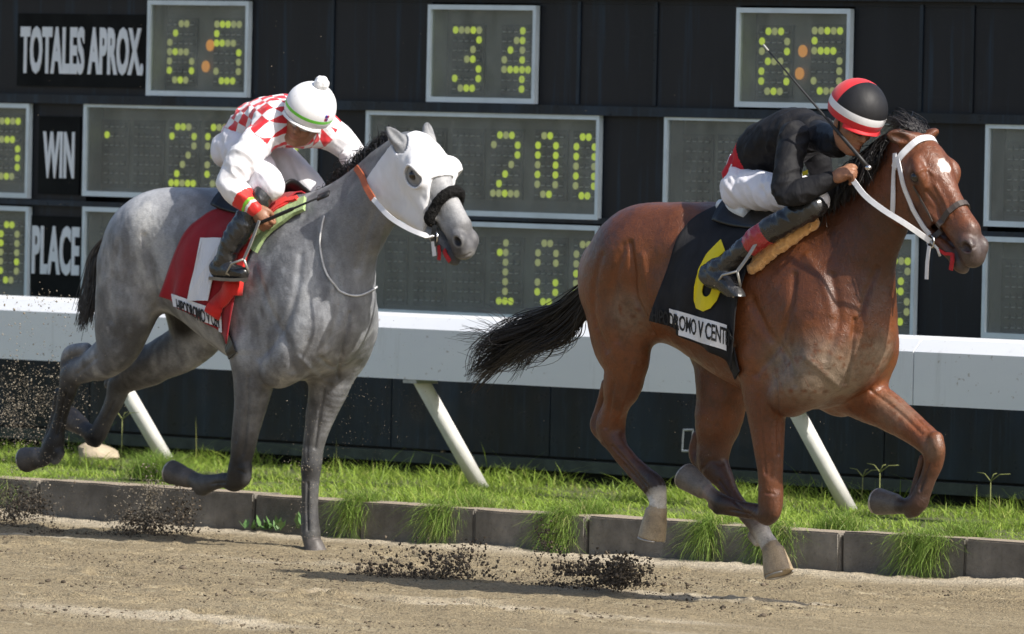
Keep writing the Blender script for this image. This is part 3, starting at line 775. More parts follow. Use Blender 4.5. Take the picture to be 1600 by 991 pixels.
# ------------------------------------------------------------------ running rail
RW = mat_rail()
RY = 4.1
rail = empty('running_rail', (-4, RY, 0)); tag(rail, 'white aluminium running rail on slanted posts between track and scoreboard', 'rail')
prof = [(RY, .735), (RY, 1.0), (RY+.06, 1.062), (RY+.20, 1.075), (RY+.22, 1.0), (RY+.20, .735)]
xj = [-15, atY(-200, 500, RY)[0], atY(628, 540, RY)[0]-1.1, atY(1427, 585, RY)[0], 5]
for i in range(len(xj)-1):
    m = MB(); v = [(xj[i]+.004, y, z) for y, z in prof]+[(xj[i+1]-.004, y, z) for y, z in prof]; k = len(prof)
    m.add(v, [(j, (j+1) % k, (j+1) % k+k, j+k) for j in range(k)]+[tuple(range(k)), tuple(range(2*k-1, k-1, -1))]); m.build('rail_cover', RW, rail)
STEEL0 = simple('galvanised', (.42, .43, .43), .5, .2, 20., metal=.6)
PW = simple('post_white', (.72, .72, .70), .5, .12, 9., .05, .003)
for px, py, fx in ((168, 572, .0), (652, 597, 0), (1228, 655, 0), (-330, 540, 0)):
    t = atY(px, py, RY+.06); t[2] = .76
    m = MB(); m.box((t[0]-.05, RY+.004, .715), (t[0]+.05, RY+.16, .733)); m.build('bracket', STEEL0, rail)
    m = MB(); b = np.array([t[0], RY+.56, .14]); d = (t-b)/np.linalg.norm(t-b)
    m.tube([b, b+d*.3, t+d*.02], .042, 14); m.build('post', PW, rail, True)
# ================================================================== HORSES
def J(px, py, Y, hw=None, ratio=1.0):
    "a joint: photo pixel, lateral plane, half width in photo pixels -> x y z r ratio"
    p = atY(px, py, Y)
    if hw is None: return p
    return (p[0], p[1], p[2], hw*float((p-_C)@_F)/FPX, ratio)

class HeadFrame:
    def __init__(self, poll, muz, yaw=0.0, sc=1.0):
        self.s = sc
        self.o = np.asarray(poll, float); u = np.asarray(muz, float)-self.o; self.u = u/np.linalg.norm(u)
        lat = np.array([-math.sin(yaw), math.cos(yaw), 0]); lat -= self.u*(lat@self.u); self.v = lat/np.linalg.norm(lat)
        self.w = np.cross(self.u, self.v)
        if self.w[2] < 0: self.w = -self.w
    def p(self, u, v, w): return self.o+(self.u*u+self.v*v+self.w*w)*self.s
    def r(self, u, v, w, rad, ratio=1.0): return tuple(self.p(u, v, w))+(rad*self.s, ratio)
    @property
    def axes(self): return (self.u, self.v, self.w)
    def local(self, V):
        d = (np.asarray(V)-self.o)/self.s; return d@self.u, d@self.v, d@self.w

def head_volume(V, h, ears, open_mouth=0.0):
    ax = h.axes; hs = h.s
    E = lambda c, r, k, sub=False: V.ell(h.p(*c), np.array(r)*hs, k=k, axes=ax, sub=sub)
    V.tube([h.r(.03, 0, -.085, .090, .95), h.r(.11, 0, -.080, .102, 1.04), h.r(.20, 0, -.085, .100, 1.06), h.r(.30, 0, -.088, .080, .90),
            h.r(.41, 0, -.082, .064, .82), h.r(.50, 0, -.080, .060, .90), h.r(.565, 0, -.088, .055, 1.0)], k=.03, lat=h.v, n=8)
    V.tube([h.r(.06, 0, -.020, .040, 1.2), h.r(.15, 0, .000, .045, 1.4), h.r(.23, 0, -.004, .036, 1.4), h.r(.34, 0, -.018, .028, 1.1), h.r(.50, 0, -.026, .025, 1.2)], k=.05, lat=h.v)  # forehead and nasal bone
    for s in (-1, 1):
        E((.155, .042*s, -.190), (.130, .038, .115), .035)          # cheek
        V.tube([h.r(.22, .036*s, -.262, .040), h.r(.34, .028*s, -.222, .032), h.r(.48, .020*s, -.182, .028), h.r(.55, .012*s, -.172, .028)], k=.02, lat=h.v)
        E((.190, .098*s, -.036), (.046, .026, .034), .022)          # orbit
        V.tube([h.r(.135, .078*s, -.014, .022), h.r(.19, .108*s, -.012, .020), h.r(.245, .088*s, -.046, .013)], k=.022, lat=h.v)
        V.tube([h.r(.24, .072*s, -.118, .015), h.r(.32, .064*s, -.118, .014), h.r(.40, .054*s, -.110, .010)], k=.025, lat=h.v)  # facial crest
        E((.565, .042*s, -.062), (.042, .024, .032), .02)          # nostril rim
        E((.578, .066*s, -.060), (.027, .022, .018), .008, True)
        E((.200, .126*s, -.042), (.022, .018, .015), .008, True)  # eye socket
        E((.27, .050*s, -.165), (.10, .022, .06), .03)   # flat of the cheek
        V.tube([h.r(.635, .02*s, -.135, .008), h.r(.58, .05*s, -.142, .008), h.r(.50, .064*s, -.140, .008)], k=.010, lat=h.v, sub=True)
    E((.600, 0, -.100), (.042, .050, .046), .025)                   # upper lip
    E((.570, 0, -.180-open_mouth), (.046, .038, .030), .02)       # chin
    for base, tip, opn in ears:
        base = np.asarray(base, float); tip = np.asarray(tip, float); a = tip-base; L = np.linalg.norm(a); a /= L
        opn = np.asarray(opn, float); opn = opn-a*(opn@a); opn /= np.linalg.norm(opn)
        V.tube([tuple(base-a*.03)+(.036, 1.0), tuple(base+a*L*.2)+(.036, .8), tuple(base+a*L*.5)+(.035, .62), tuple(base+a*L*.8)+(.020, .6), tuple(tip)+(.004, .7)], k=.02, lat=opn, n=8)
        V.tube([tuple(base+a*L*.22+opn*.030)+(.012, 1), tuple(base+a*L*.5+opn*.028)+(.021, .9), tuple(base+a*L*.85+opn*.015)+(.009, 1)], k=.008, lat=opn, sub=True)

def horse_volume(sp, h=.0080):
    Yc = sp['Y']; wx, wz = sp['withers']; sx = sp['stretch']
    V = Vol((wx-1.92*sx, Yc-.62, sp['zmin']), (wx+1.24, Yc+.62, wz+.58), h)
    T = lambda x, y, z, r, ra=1.0: (wx+x*(sx if x < 0 else 1), Yc+y, wz+z, r, ra)
    # trunk
    cr = sp['croup']
    V.tube([T(*q) for q in sp['trunk']], k=.03, n=16)
    V.tube([T(-.60, 0, -.14, .10), T(-.42, 0, -.12, .09), T(-.15, 0, -.10, .10, .8), T(.03, 0, -.085, .085, .7), T(.20, 0, -.11, .11, .8)], k=.10)
    for s in (-1, 1):
        V.tube([T(-.72, .10*s, -.17+cr, .14), T(-.95, .135*s, -.25+cr, .185), T(-1.10, .12*s, -.38+cr*.6, .16)], k=.08, n=10)      # croup
        V.ell(T(-.66, .175*s, -.20, 0)[:3], (.09, .07, .07), k=.07)                                              # point of hip
        # shoulder blade and its muscles
        V.tube([T(.00, .13*s, -.18, .10, .6), T(.10, .185*s, -.42, .15, .55), T(.20, .165*s, -.62, .12, .8)], k=.07, n=8)
        V.tube([T(.23, .12*s, -.58, .10), T(.14, .17*s, -.74, .115), T(.02, .165*s, -.82, .10)], k=.06, n=8)          # upper arm
        V.ell(T(-.06, .19*s, -.62, 0)[:3], (.20, .06, .16), k=.06)                                              # triceps
        V.ell(T(.20, .100*s, -.66, 0)[:3], (.12, .095, .13), k=.045)                                             # breast muscle
    # neck
    V.tube([tuple(q) for q in sp['neck']], k=.09, n=6, lat=(0, 1, 0))
    V.tube([tuple(q) for q in sp['crest']], k=.05)
    for q in sp.get('jugular', []): V.tube(q, k=.04, sub=True)
    # legs
    for key in ('thigh_near', 'thigh_far'):
        V.tube(sp[key], k=.07, n=6)
    for key in ('hind_near', 'hind_far', 'fore_near', 'fore_far'):
        L = sp[key]
        V.tube(L['limb'], k=.035, n=5)
        for e in L.get('extra', []): V.tube(e, k=.016)
        for e in L.get('hollow', []): V.tube(e, k=.02, sub=True)
        a, b, ra, rb = L['hoof']; V.hoof(a, b, ra*.97, rb*1.05, k=.006)
    for c, r, kk in sp.get('muscle', []): V.ell(c, r, k=kk)
    for q, kk in sp.get('groove', []): V.tube(q, k=kk, sub=True)
    for q, kk in sp.get('vein', []): V.tube(q, k=kk)
    head_volume(V, sp['head'], sp['ears'], sp.get('open', 0))
    return V

def leg(rows, Y):
    out = []
    for r in rows:
        px, py, dy, hw = r[:4]; out.append(J(px, py, Y+dy, hw, r[4] if len(r) > 4 else 1.0))
    return out
def trunk(c):
    return [(-1.20, 0, -.36+c, .19, 1.0), (-.98, 0, -.32+c, .28, .96), (-.65, 0, -.38+c*.7, .325, .84), (-.32, 0, -.44, .375, .78),
            (-.05, 0, -.48, .405, .68), (.08, 0, -.50, .36, .66), (.17, 0, -.54, .25, .85)]

def hf(a, b, ra, rb, Y, dy):
    pa = J(a[0], a[1], Y+dy); pb = J(b[0], b[1], Y+(b[2] if len(b) > 2 else dy)); return (pa, pb, ra, rb)

# ---- the brown leader
BY = 0.0
b_poll = atY(1432, 210, BY); b_muz = atY(1527, 356, BY)
BH = HeadFrame(b_poll, b_muz, math.radians(-4), 1.04)
def brown_spec():
    Y = BY; h = BH
    sp = dict(Y=Y, withers=(1.88, 1.755), stretch=1.0, croup=.035, zmin=.08, trunk=trunk(.035), head=h)
    sp['neck'] = [(1.90, Y, 1.38, .32, .60), (2.06, Y, 1.54, .25, .60), (2.24, Y, 1.73, .18, .58), (2.37, Y, 1.89, .140, .60), (2.45, Y, 1.98, .11, .66)]
    sp['crest'] = [(1.92, Y, 1.68, .07, .6), (2.08, Y, 1.80, .05, .7), (2.24, Y, 1.95, .045, .7), (2.40, Y, 2.05, .04, .8)]
    sp['thigh_near'] = leg([(1000, 400, -.13, 64, .8), (975, 470, -.165, 70, .62), (972, 525, -.16, 58, .62), (978, 565, -.15, 40, .8), (972, 605, -.14, 28, .9)], Y)
    sp['thigh_far'] = leg([(1090, 440, .13, 64, .8), (1120, 510, .16, 68, .62), (1132, 560, .155, 58, .65), (1130, 610, .15, 46, .85), (1122, 660, .14, 35, .9)], Y)
    sp['hind_near'] = dict(
        limb=leg([(973, 600, -.14, 28, .9), (962, 635, -.135, 22, .85), (950, 668, -.13, 21, .8), (962, 692, -.125, 15.5, .8), (985, 718, -.12, 12, .85), (1008, 741, -.12, 12, .9), (1025, 758, -.12, 15.5, .9), (1029, 775, -.12, 12.5), (1026, 800, -.12, 15)], Y),
        extra=[leg([(948, 600, -.14, 9), (936, 640, -.13, 7), (931, 668, -.13, 8.5), (946, 690, -.125, 7)], Y), leg([(972, 640, -.115, 8), (966, 672, -.105, 12), (972, 695, -.11, 8)], Y), leg([(1014, 768, -.12, 7), (1018, 780, -.12, 6)], Y),
               leg([(947, 692, -.125, 6), (975, 728, -.12, 5.5), (1010, 764, -.12, 7)], Y)],
        hoof=hf((1025, 799), (1018, 842), .049, .062, Y, -.12))
    sp['hind_far'] = dict(
        limb=leg([(1122, 655, .14, 36, .9), (1117, 690, .135, 30, .85), (1114, 722, .13, 27, .8), (1130, 748, .125, 18, .8), (1145, 775, .12, 13, .85), (1164, 800, .12, 13, .9), (1184, 822, .12, 16, .9), (1195, 840, .12, 13), (1208, 862, .12, 16)], Y),
        extra=[leg([(1090, 680, .13, 8), (1086, 712, .13, 10), (1105, 744, .125, 8)], Y), leg([(1176, 838, .12, 8), (1182, 848, .12, 6)], Y)],
        hoof=hf((1208, 861), (1217, 897), .051, .066, Y, .12))
    sp['fore_near'] = dict(
        limb=leg([(1195, 560, -.17, 48, .8), (1196, 605, -.165, 41, .8), (1198, 650, -.16, 32, .85), (1201, 700, -.15, 25, .9), (1204, 745, -.14, 20, .95), (1204, 782, -.13, 20, 1.0), (1199, 803, -.13, 17), (1180, 799, -.13, 12.5), (1150, 792, -.13, 11.5), (1128, 786, -.13, 14.5), (1111, 772, -.13, 12), (1098, 762, -.13, 14)], Y),
        extra=[leg([(1208, 776, -.145, 13), (1208, 800, -.14, 12), (1200, 813, -.13, 8)], Y), leg([(1122, 797, -.13, 7), (1112, 790, -.13, 6)], Y), leg([(1178, 806, -.13, 6), (1140, 800, -.13, 6), (1122, 796, -.13, 6)], Y)],
        hollow=[leg([(1196, 640, -.25, 4), (1199, 700, -.215, 4), (1203, 745, -.19, 3)], Y)],
        hoof=hf((1099, 764), (1071, 744), .047, .058, Y, -.13))
    sp['fore_far'] = dict(
        limb=leg([(1310, 585, .15, 48, .8), (1350, 620, .15, 38, .85), (1395, 648, .145, 29, .9), (1432, 675, .14, 23, .95), (1456, 697, .14, 20, 1.0), (1459, 722, .14, 16), (1451, 745, .14, 13), (1442, 768, .135, 13.5), (1433, 787, .13, 15.5), (1414, 791, .13, 12.5), (1398, 788, .13, 15)], Y),
        extra=[leg([(1462, 686, .12, 12), (1466, 703, .12, 11), (1464, 720, .13, 8)], Y), leg([(1430, 800, .13, 8), (1420, 804, .13, 6)], Y), leg([(1441, 716, .145, 6), (1430, 760, .14, 5.5), (1424, 785, .13, 7)], Y)],
        hoof=hf((1399, 788), (1372, 784), .047, .058, Y, .13))
    sp['ears'] = [(h.p(.025, -.062, .0), atY(1386, 210, BY-.15), (.5, -.9, -.1)), (h.p(.015, .062, .0), atY(1461, 206, BY+.07), (1, .3, 0))]
    return sp

# ---- the grey
GY = 1.45
g_poll = atY(651, 211, GY); g_muz = atY(738, 360, GY)
GH = HeadFrame(g_poll, g_muz, math.radians(-4), 1.06)
def grey_spec():
    Y = GY; h = GH
    sp = dict(Y=Y, withers=(-2.90, 1.70), stretch=.985, croup=.065, zmin=-.08, trunk=trunk(.065), head=h)
    sp['neck'] = [(-2.86, Y, 1.35, .32, .58), (-2.67, Y, 1.50, .25, .58), (-2.45, Y, 1.67, .180, .58), (-2.26, Y, 1.83, .145, .60), (-2.14, Y, 1.91, .11, .66)]
    sp['crest'] = [(-2.76, Y, 1.63, .07, .6), (-2.58, Y, 1.77, .05, .7), (-2.40, Y, 1.89, .045, .7), (-2.22, Y, 1.985, .04, .8)]
    sp['thigh_near'] = leg([(225, 390, -.13, 62, .8), (205, 450, -.165, 66, .62), (192, 505, -.16, 54, .62), (182, 545, -.15, 36, .8), (155, 568, -.14, 25, .9)], Y)
    sp['thigh_far'] = leg([(290, 420, .13, 60, .8), (310, 490, .16, 62, .62), (295, 535, .155, 42, .65), (250, 563, .15, 33, .85), (215, 580, .14, 26, .9)], Y)
    sp['hind_near'] = dict(
        limb=leg([(165, 562, -.14, 27, .9), (138, 575, -.135, 22, .85), (114, 585, -.13, 20, .85), (105, 612, -.125, 15, .85), (98, 640, -.12, 12, .85), (90, 672, -.12, 12.5, .9), (84, 696, -.12, 17, .9), (72, 712, -.12, 13.5), (64, 716, -.12, 15)], Y),
        extra=[leg([(135, 545, -.14, 9), (112, 550, -.13, 11), (104, 563, -.13, 10), (103, 590, -.125, 9)], Y), leg([(92, 708, -.12, 9), (86, 718, -.12, 8)], Y), leg([(92, 612, -.125, 6), (82, 660, -.12, 5.5), (72, 694, -.12, 7)], Y)],
        hoof=hf((66, 714), (40, 719), .048, .062, Y, -.12))
    sp['hind_far'] = dict(
        limb=leg([(232, 572, .14, 29, .9), (207, 586, .135, 24, .85), (188, 600, .13, 21, .85), (180, 624, .125, 16.5, .85), (170, 645, .12, 13, .9), (160, 664, .12, 14, .9), (150, 680, .12, 16, .9), (134, 672, .12, 12.5), (124, 664, .12, 14)], Y),
        extra=[leg([(205, 566, .13, 8), (180, 580, .13, 9), (170, 600, .13, 8)], Y), leg([(150, 692, .12, 8), (140, 690, .12, 7)], Y)],
        hoof=hf((127, 666), (107, 652), .046, .056, Y, .12))
    sp['fore_near'] = dict(
        limb=leg([(398, 545, -.17, 46, .8), (398, 585, -.165, 38, .8), (392, 630, -.16, 28, .85), (383, 680, -.15, 22, .9), (376, 718, -.14, 18, .95), (373, 742, -.13, 18, 1.0), (366, 753, -.13, 15), (350, 751, -.13, 12), (335, 754, -.13, 12.5), (318, 757, -.13, 15), (304, 750, -.13, 12.5), (293, 746, -.13, 14)], Y),
        extra=[leg([(381, 732, -.145, 12), (380, 748, -.14, 11), (372, 756, -.13, 8)], Y), leg([(318, 768, -.13, 7), (310, 768, -.13, 6)], Y)],
        hollow=[leg([(386, 620, -.25, 4), (380, 680, -.215, 4), (374, 715, -.19, 3)], Y)],
        hoof=hf((297, 748), (268, 738), .047, .058, Y, -.13))
    sp['fore_far'] = dict(
        limb=leg([(520, 560, .15, 44, .8), (515, 600, .15, 35, .85), (502, 645, .145, 25, .9), (491, 690, .14, 18, .95), (487, 722, .14, 17, 1.0), (486, 748, .14, 14), (485, 780, .135, 12.5), (485, 810, .13, 12.5), (486, 832, .13, 14.5), (488, 848, .13, 14), (492, 862, .13, 14)], Y),
        extra=[leg([(487, 708, .12, 11), (487, 726, .12, 11), (487, 744, .13, 8)], Y), leg([(477, 752, .145, 6), (476, 800, .14, 5.5), (477, 835, .13, 7)], Y)],
        hoof=hf((490, 850), (495, 872), .048, .06, Y, .13))
    sp['ears'] = [(h.p(.035, -.066, -.045), atY(604, 198, GY-.11), (.95, -.4, 0)), (h.p(.01, .068, -.0), atY(668, 194, GY+.09), (1, .15, 0))]
    return sp
# ------------------------------------------------------------------ finishing a horse: carved lines, coat, hair
def normals(V, F):
    n = np.cross(V[F[:, 2]]-V[F[:, 0]], V[F[:, 3]]-V[F[:, 1]]); N = np.zeros_like(V)
    for q in range(4):
        for k in range(3): N[:, k] += np.bincount(F[:, q], n[:, k], len(V))
    return N/(np.linalg.norm(N, axis=1)[:, None]+1e-12)
def bvh_of(V, F): return BVHTree.FromPolygons([tuple(p) for p in V], [tuple(int(i) for i in f) for f in F])
def sight(b, px, py, off=0.0):
    d = ray_dir(px, py); h = b.ray_cast(Vector(_C), Vector(d))
    if h[0] is None: return None
    n = np.array(h[1]); n = -n if n@d > 0 else n
    return np.array(h[0])+n*off, n
def carve(V, N, b, pts, width, depth):
    "push the skin in (depth < 0) or out along a line seen at photo pixels"
    P = [sight(b, x, y) for x, y in spline(pts, 6)]; P = [p[0] for p in P if p is not None]
    if len(P) < 2: return
    D = np.full(len(V), 9.)
    box = (V > np.min(P, 0)-width*3).all(1) & (V < np.max(P, 0)+width*3).all(1); I = np.where(box)[0]; d = D[I]
    for a, c in zip(P, P[1:]):
        if np.linalg.norm(a-c) < .15: d = np.minimum(d, seg_dist(V[I], a, c)[0])
    V[I] += N[I]*(.88*depth*np.exp(-(d/width)**2))[:, None]
def limb_paint(C, V, legs):
    "legs: list of (joints, colours, weights): colour follows the limb downward"
    best = np.full(len(V), 9.); col = C.copy(); wt = np.zeros(len(V))
    for pts, cols in legs:
        P = np.array([p[:3] for p in pts]); R = np.array([p[3] if len(p) > 3 else .05 for p in pts])
        for i in range(len(P)-1):
            d, t = seg_dist(V, P[i], P[i+1]); dn = d-(R[i]+(R[i+1]-R[i])*t)
            m = dn < best; best[m] = dn[m]
            c0, w0 = cols[i]; c1, w1 = cols[i+1]
            col[m] = np.asarray(c0)*(1-t[m, None])+np.asarray(c1)*t[m, None]; wt[m] = w0*(1-t[m])+w1*t[m]
    w = wt*sstep(.045, .015, best)
    return C*(1-w[:, None])+col*w[:, None]
def hair(name, P, rad, mat, parent):
    "P (n,s,3) strands, rad (n,s)"
    n, s = P.shape[:2]
    T = np.gradient(P, axis=1); T /= np.linalg.norm(T, axis=2, keepdims=True)+1e-9
    u = np.cross(T, np.array([.3, .8, .5])); u /= np.linalg.norm(u, axis=2, keepdims=True)+1e-9; w = np.cross(T, u)
    V = np.stack([P+rad[..., None]*(math.cos(a)*u+math.sin(a)*w) for a in (0, 2.094, 4.189)], 2).reshape(-1, 3)
    idx = np.arange(n*s*3).reshape(n, s, 3); F = []
    for q in range(3):
        r = (q+1) % 3; F.append(np.stack([idx[:, :-1, q], idx[:, :-1, r], idx[:, 1:, r], idx[:, 1:, q]], -1).reshape(-1, 4))
    me = mesh_from(name, V, np.vstack(F))
    a = me.attributes.new('rnd', 'FLOAT', 'POINT'); a.data.foreach_set('value', np.repeat(NR.random(n), s*3).astype(np.float32))
    return link(name, me, parent, mat)
def guided(guides, n, jit, s=12, root=.012, lmin=.7, clumps=0, wave=.0):
    "n strands between guide curves, gathered in locks and spreading towards the tips"
    G = np.array([spline(g, 8) for g in guides]); out = []
    L = G.shape[1]; K = max(clumps, 1)
    cw = NR.dirichlet(np.full(len(G), .55), K); co = NR.normal(0, 1, (K, 3))*jit; ph = NR.uniform(0, 6.28, K); cl = NR.uniform(lmin, 1.05, K); wd = NR.normal(0, 1, (K, 3))
    for _ in range(n):
        k = NR.integers(K)
        w = cw[k]*.82+.18*NR.dirichlet(np.full(len(G), .5)) if clumps else NR.dirichlet(np.full(len(G), .45)); c = (G*w[:, None, None]).sum(0)
        t = np.linspace(0, (cl[k]*NR.uniform(.85, 1.06) if clumps else NR.uniform(lmin, 1.05)), s)*(L-1); i = np.clip(t.astype(int), 0, L-2); f = np.clip(t-i, 0, 1.6)
        p = c[i]*(1-f[:, None])+c[i+1]*f[:, None]; q = np.linspace(0, 1, s)[:, None]
        off = NR.normal(0, 1, 3)*root
        if clumps: off = off+co[k]*q**1.3+NR.normal(0, 1, 3)*jit*.22*q**.8+wd[k]*wave*np.sin(q*5.5+ph[k])*q+NR.normal(0, 1, 3)*wave*.3*np.sin(q*7)*q
        else: off = off+NR.normal(0, 1, 3)*jit*q**1.5+NR.normal(0, 1, 3)*jit*.5*np.sin(q*NR.uniform(2, 6))
        out.append(p+off)
    return np.array(out)
def finish_horse(sp, h, coat_fn, carves, mat, label, base):
    V, F = horse_volume(sp, .0060).mesh(2)
    b = bvh_of(V, F); N = normals(V, F)
    for pts, w, d in carves: carve(V, N, b, pts, w, d)
    # slight unevenness of muscle and skin
    V += N*((fbm(V, 9., 3, 3)-.5)*.010)[:, None]
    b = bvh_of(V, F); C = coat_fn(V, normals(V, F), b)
    base = np.asarray(base, float)
    me = mesh_from('horse', V-base, F); color_attr(me, C)
    o = link('horse', me, None, mat); o.location = base; tag(o, label, 'horse')
    for s in (-1, 1):
        m = MB(); m.ball(h.p(.200, .1115*s, -.041), .0235, 10); m.build('eye', EYE, o, True)
    for key in ('hind_near', 'hind_far', 'fore_near', 'fore_far'):       # thin racing plates on the soles
        a, e, ra, rb = sp[key]['hoof']; a = np.array(a); e = np.array(e); ax = e-a; ax /= np.linalg.norm(ax)
        up = np.array([0, 1., 0]); s1 = np.cross(up, ax); s1 /= np.linalg.norm(s1); s2 = np.cross(ax, s1)
        if e[2] < .02: continue
        m = MB(); m.tube([e+ax*.003+rb*.93*(math.cos(t)*s1+math.sin(t)*s2) for t in np.linspace(-2.6, 2.6, 22)], .0065, 6); m.build('horseshoe', PLATE_M, o, True)
    return o, b, V, F
PLATE_M = simple('worn_aluminium', (.42, .40, .37), .45, .2, 30., metal=.7)
EYE = simple('horse_eye', (.012, .008, .006), .06, .1, 30., spec=.8)
HAIR_B = mat_hair('black_hair', (.014, .012, .012)); HAIR_G = mat_hair('grey_hair', (.055, .048, .043), .5)

# ---------------- the bay
bs = brown_spec()
BASE_B = np.array([.150, .045, .0120])
def bay_coat(V, N, b):
    C = np.tile(BASE_B, (len(V), 1))
    f = fbm(V, 4., 5, 3)
    C = lerp(C, (.075, .025, .012), sstep(.45, .75, f)*.7)
    C = lerp(C, (.19, .064, .024), sstep(.52, .25, f)*.5)
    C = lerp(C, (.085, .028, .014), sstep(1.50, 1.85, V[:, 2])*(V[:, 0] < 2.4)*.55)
    C *= (1-.42*sstep(1.85, 2.15, V[:, 0])*sstep(1.20, 1.42, V[:, 2]))[:, None]  # shade on the neck darkened into the coat colour
    D = (.050, .024, .016); K = (.020, .015, .013); Wt = (.62, .58, .52); Gy = (.22, .17, .14); Bz = (.17, .052, .02); Dk = (.095, .036, .018); T = (.40, .31, .20)
    J_ = lambda L: list(L['limb'])+[tuple(L['hoof'][0])+(L['hoof'][2],), tuple(L['hoof'][1])+(L['hoof'][3],)]
    C = limb_paint(C, V, [
        (J_(bs['hind_near']), [(Bz, 0), (Bz, .3), (Dk, .8), (Dk, .9), (Dk, .9), (D, 1), (K, .9), (Wt, 1), (Wt, 1), (T, 1), (T, 1)]),
        (J_(bs['hind_far']), [(Dk, 0), (Dk, .5), (D, .8), (D, .9), (D, .9), (D, 1), (Gy, 1), (Wt, 1), (Wt, 1), (T, 1), (T, 1)]),
        (J_(bs['fore_near']), [(Bz, 0), (Bz, .3), (Bz, .3), (Bz, .4), (Dk, .4), (Dk, .8), (D, .9), (D, .9), (D, 1), (K, 1), (Gy, 1), (Gy, 1), ((.16, .14, .12), 1), ((.13, .115, .1), 1)]),
        (J_(bs['fore_far']), [(Bz, 0), (Bz, .3), (Bz, .4), (Bz, .4), (Dk, .6), (Dk, .8), (D, .9), (D, 1), (D, 1), (K, 1), ((.12, .1, .09), 1), ((.10, .09, .08), 1), ((.09, .08, .075), 1)])])
    # dried track dust on breast, shoulder and haunch
    for (x, y), r, w in (((1280, 585), .24, .95), ((1225, 575), .20, .85), ((1365, 560), .17, .9), ((1320, 600), .16, .9), ((980, 490), .16, .55), ((1395, 640), .16, .45), ((1455, 700), .08, .4)):
        h = sight(b, x, y)
        if h is None: continue
        d = np.linalg.norm(V-h[0], axis=1); k = sstep(r, r*.25, d)*w*sstep(.20, .62, fbm(V, 34., 8, 4)+.12*vnoise(V, 90., 2))
        C = lerp(C, (.225, .172, .125), k*.95)
    u, v, w = BH.local(V); hd = (u > .02) & (u < .72) & (np.abs(v) < .16) & (w > -.30) & (w < .09)
    C[hd] = lerp(C, (.185, .060, .023), np.full(len(V), .6))[hd]
    mz = sstep(.45, .57, u+.10*(-w-.08))*hd
    C = lerp(C, (.060, .048, .045), mz*.9)
    C = lerp(C, (.26, .20, .17), hd*sstep(.60, .63, u)*sstep(-.12, -.15, w)*.7)
    for s in (-1, 1):
        d = np.sqrt(((u-.580)/.030)**2+((v-s*.062)/.026)**2+((w+.060)/.021)**2); C = lerp(C, (.030, .008, .007), hd*sstep(1.0, .75, d))
        d = np.sqrt((u-.20)**2+(v-s*.105)**2+(w+.042)**2); C = lerp(C, (.035, .020, .015), hd*sstep(.042, .026, d)*.85)
        C = lerp(C, (.10, .036, .018), hd*sstep(.07, .05, np.sqrt(((u-.33)/1.6)**2+(w+.17)**2))*.6)
    st = sight(b, 1477, 259)
    if st is not None:
        d = np.linalg.norm(V-st[0], axis=1)+.022*(vnoise(V, 60., 4)-.5); C = lerp(C, (.78, .75, .70), sstep(.040, .028, d))
    for x, y in ((1390, 218), (1397, 222), (1465, 215)):
        h = sight(b, x, y)
        if h is not None: C = lerp(C, (.045, .02, .013), sstep(.03, .012, np.linalg.norm(V-h[0], axis=1))*.7)
    return C
b_carve = [([(985, 380), (990, 420), (993, 462), (1008, 495), (1020, 520)], .014, -.016), ([(975, 385), (962, 430), (958, 480), (965, 530)], .022, -.010), ([(1005, 400), (1012, 450), (1022, 490)], .016, .008),
           ([(940, 400), (928, 450), (930, 500), (948, 545)], .02, -.008), ([(958, 600), (952, 640), (946, 668)], .010, -.008), ([(990, 570), (980, 610), (968, 650)], .012, .006),
           ([(1175, 470), (1200, 520), (1230, 560), (1240, 600)], .022, -.012), ([(1240, 430), (1235, 480), (1215, 540), (1180, 585)], .018, -.012), ([(1300, 430), (1310, 500), (1290, 560)], .020, -.010),
           ([(1260, 400), (1285, 440), (1300, 490)], .02, .006), ([(1335, 500), (1330, 560), (1322, 600)], .010, -.014), ([(1262, 560), (1290, 585), (1312, 605)], .016, .007), ([(1370, 420), (1350, 470), (1338, 520)], .016, -.010),
           ([(1212, 590), (1216, 650), (1216, 710)], .008, -.008), ([(1186, 620), (1190, 680), (1196, 740)], .008, -.006), ([(1360, 610), (1400, 640), (1440, 678)], .008, -.007), ([(1385, 610), (1420, 640), (1450, 672)], .007, -.006),
           ([(1448, 300), (1462, 318), (1472, 345)], .010, -.007), ([(1462, 290), (1475, 312), (1485, 340)], .010, .006), ([(1432, 270), (1446, 264), (1458, 272)], .007, .006), ([(1440, 305), (1432, 330), (1440, 350)], .014, -.006),
           ([(1498, 385), (1512, 392), (1524, 386)], .005, -.006), ([(1095, 735), (1110, 720), (1128, 726)], .01, -.005),
           ([(957, 698), (985, 729), (1010, 758)], .006, -.010), ([(1124, 752), (1150, 786), (1172, 813)], .006, -.010), ([(1172, 804), (1140, 797)], .005, -.009), ([(1451, 724), (1438, 766)], .006, -.010), ([(1196, 770), (1210, 772)], .005, -.006), ([(1025, 780), (1030, 800)], .008, -.004)]
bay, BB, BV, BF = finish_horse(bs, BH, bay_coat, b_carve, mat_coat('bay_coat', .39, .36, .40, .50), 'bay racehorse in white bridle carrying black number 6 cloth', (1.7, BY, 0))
def PJ(rows, Y): return [J(x, y, Y+d) for x, y, d in rows]
gd = [PJ(g, BY) for g in ([(945, 420, .02), (905, 452, .04), (862, 480, .05), (820, 497, .06), (780, 520, .06), (752, 555, .06)],
                          [(945, 430, 0), (898, 475, .0), (855, 505, .0), (812, 528, 0), (775, 555, 0), (748, 588, 0)],
                          [(945, 440, -.02), (905, 500, -.03), (868, 535, -.03), (830, 560, -.03), (790, 582, -.02), (752, 596, 0)],
                          [(945, 432, 0), (895, 480, .0), (848, 515, .0), (800, 545, 0), (762, 575, 0), (735, 594, 0)])]
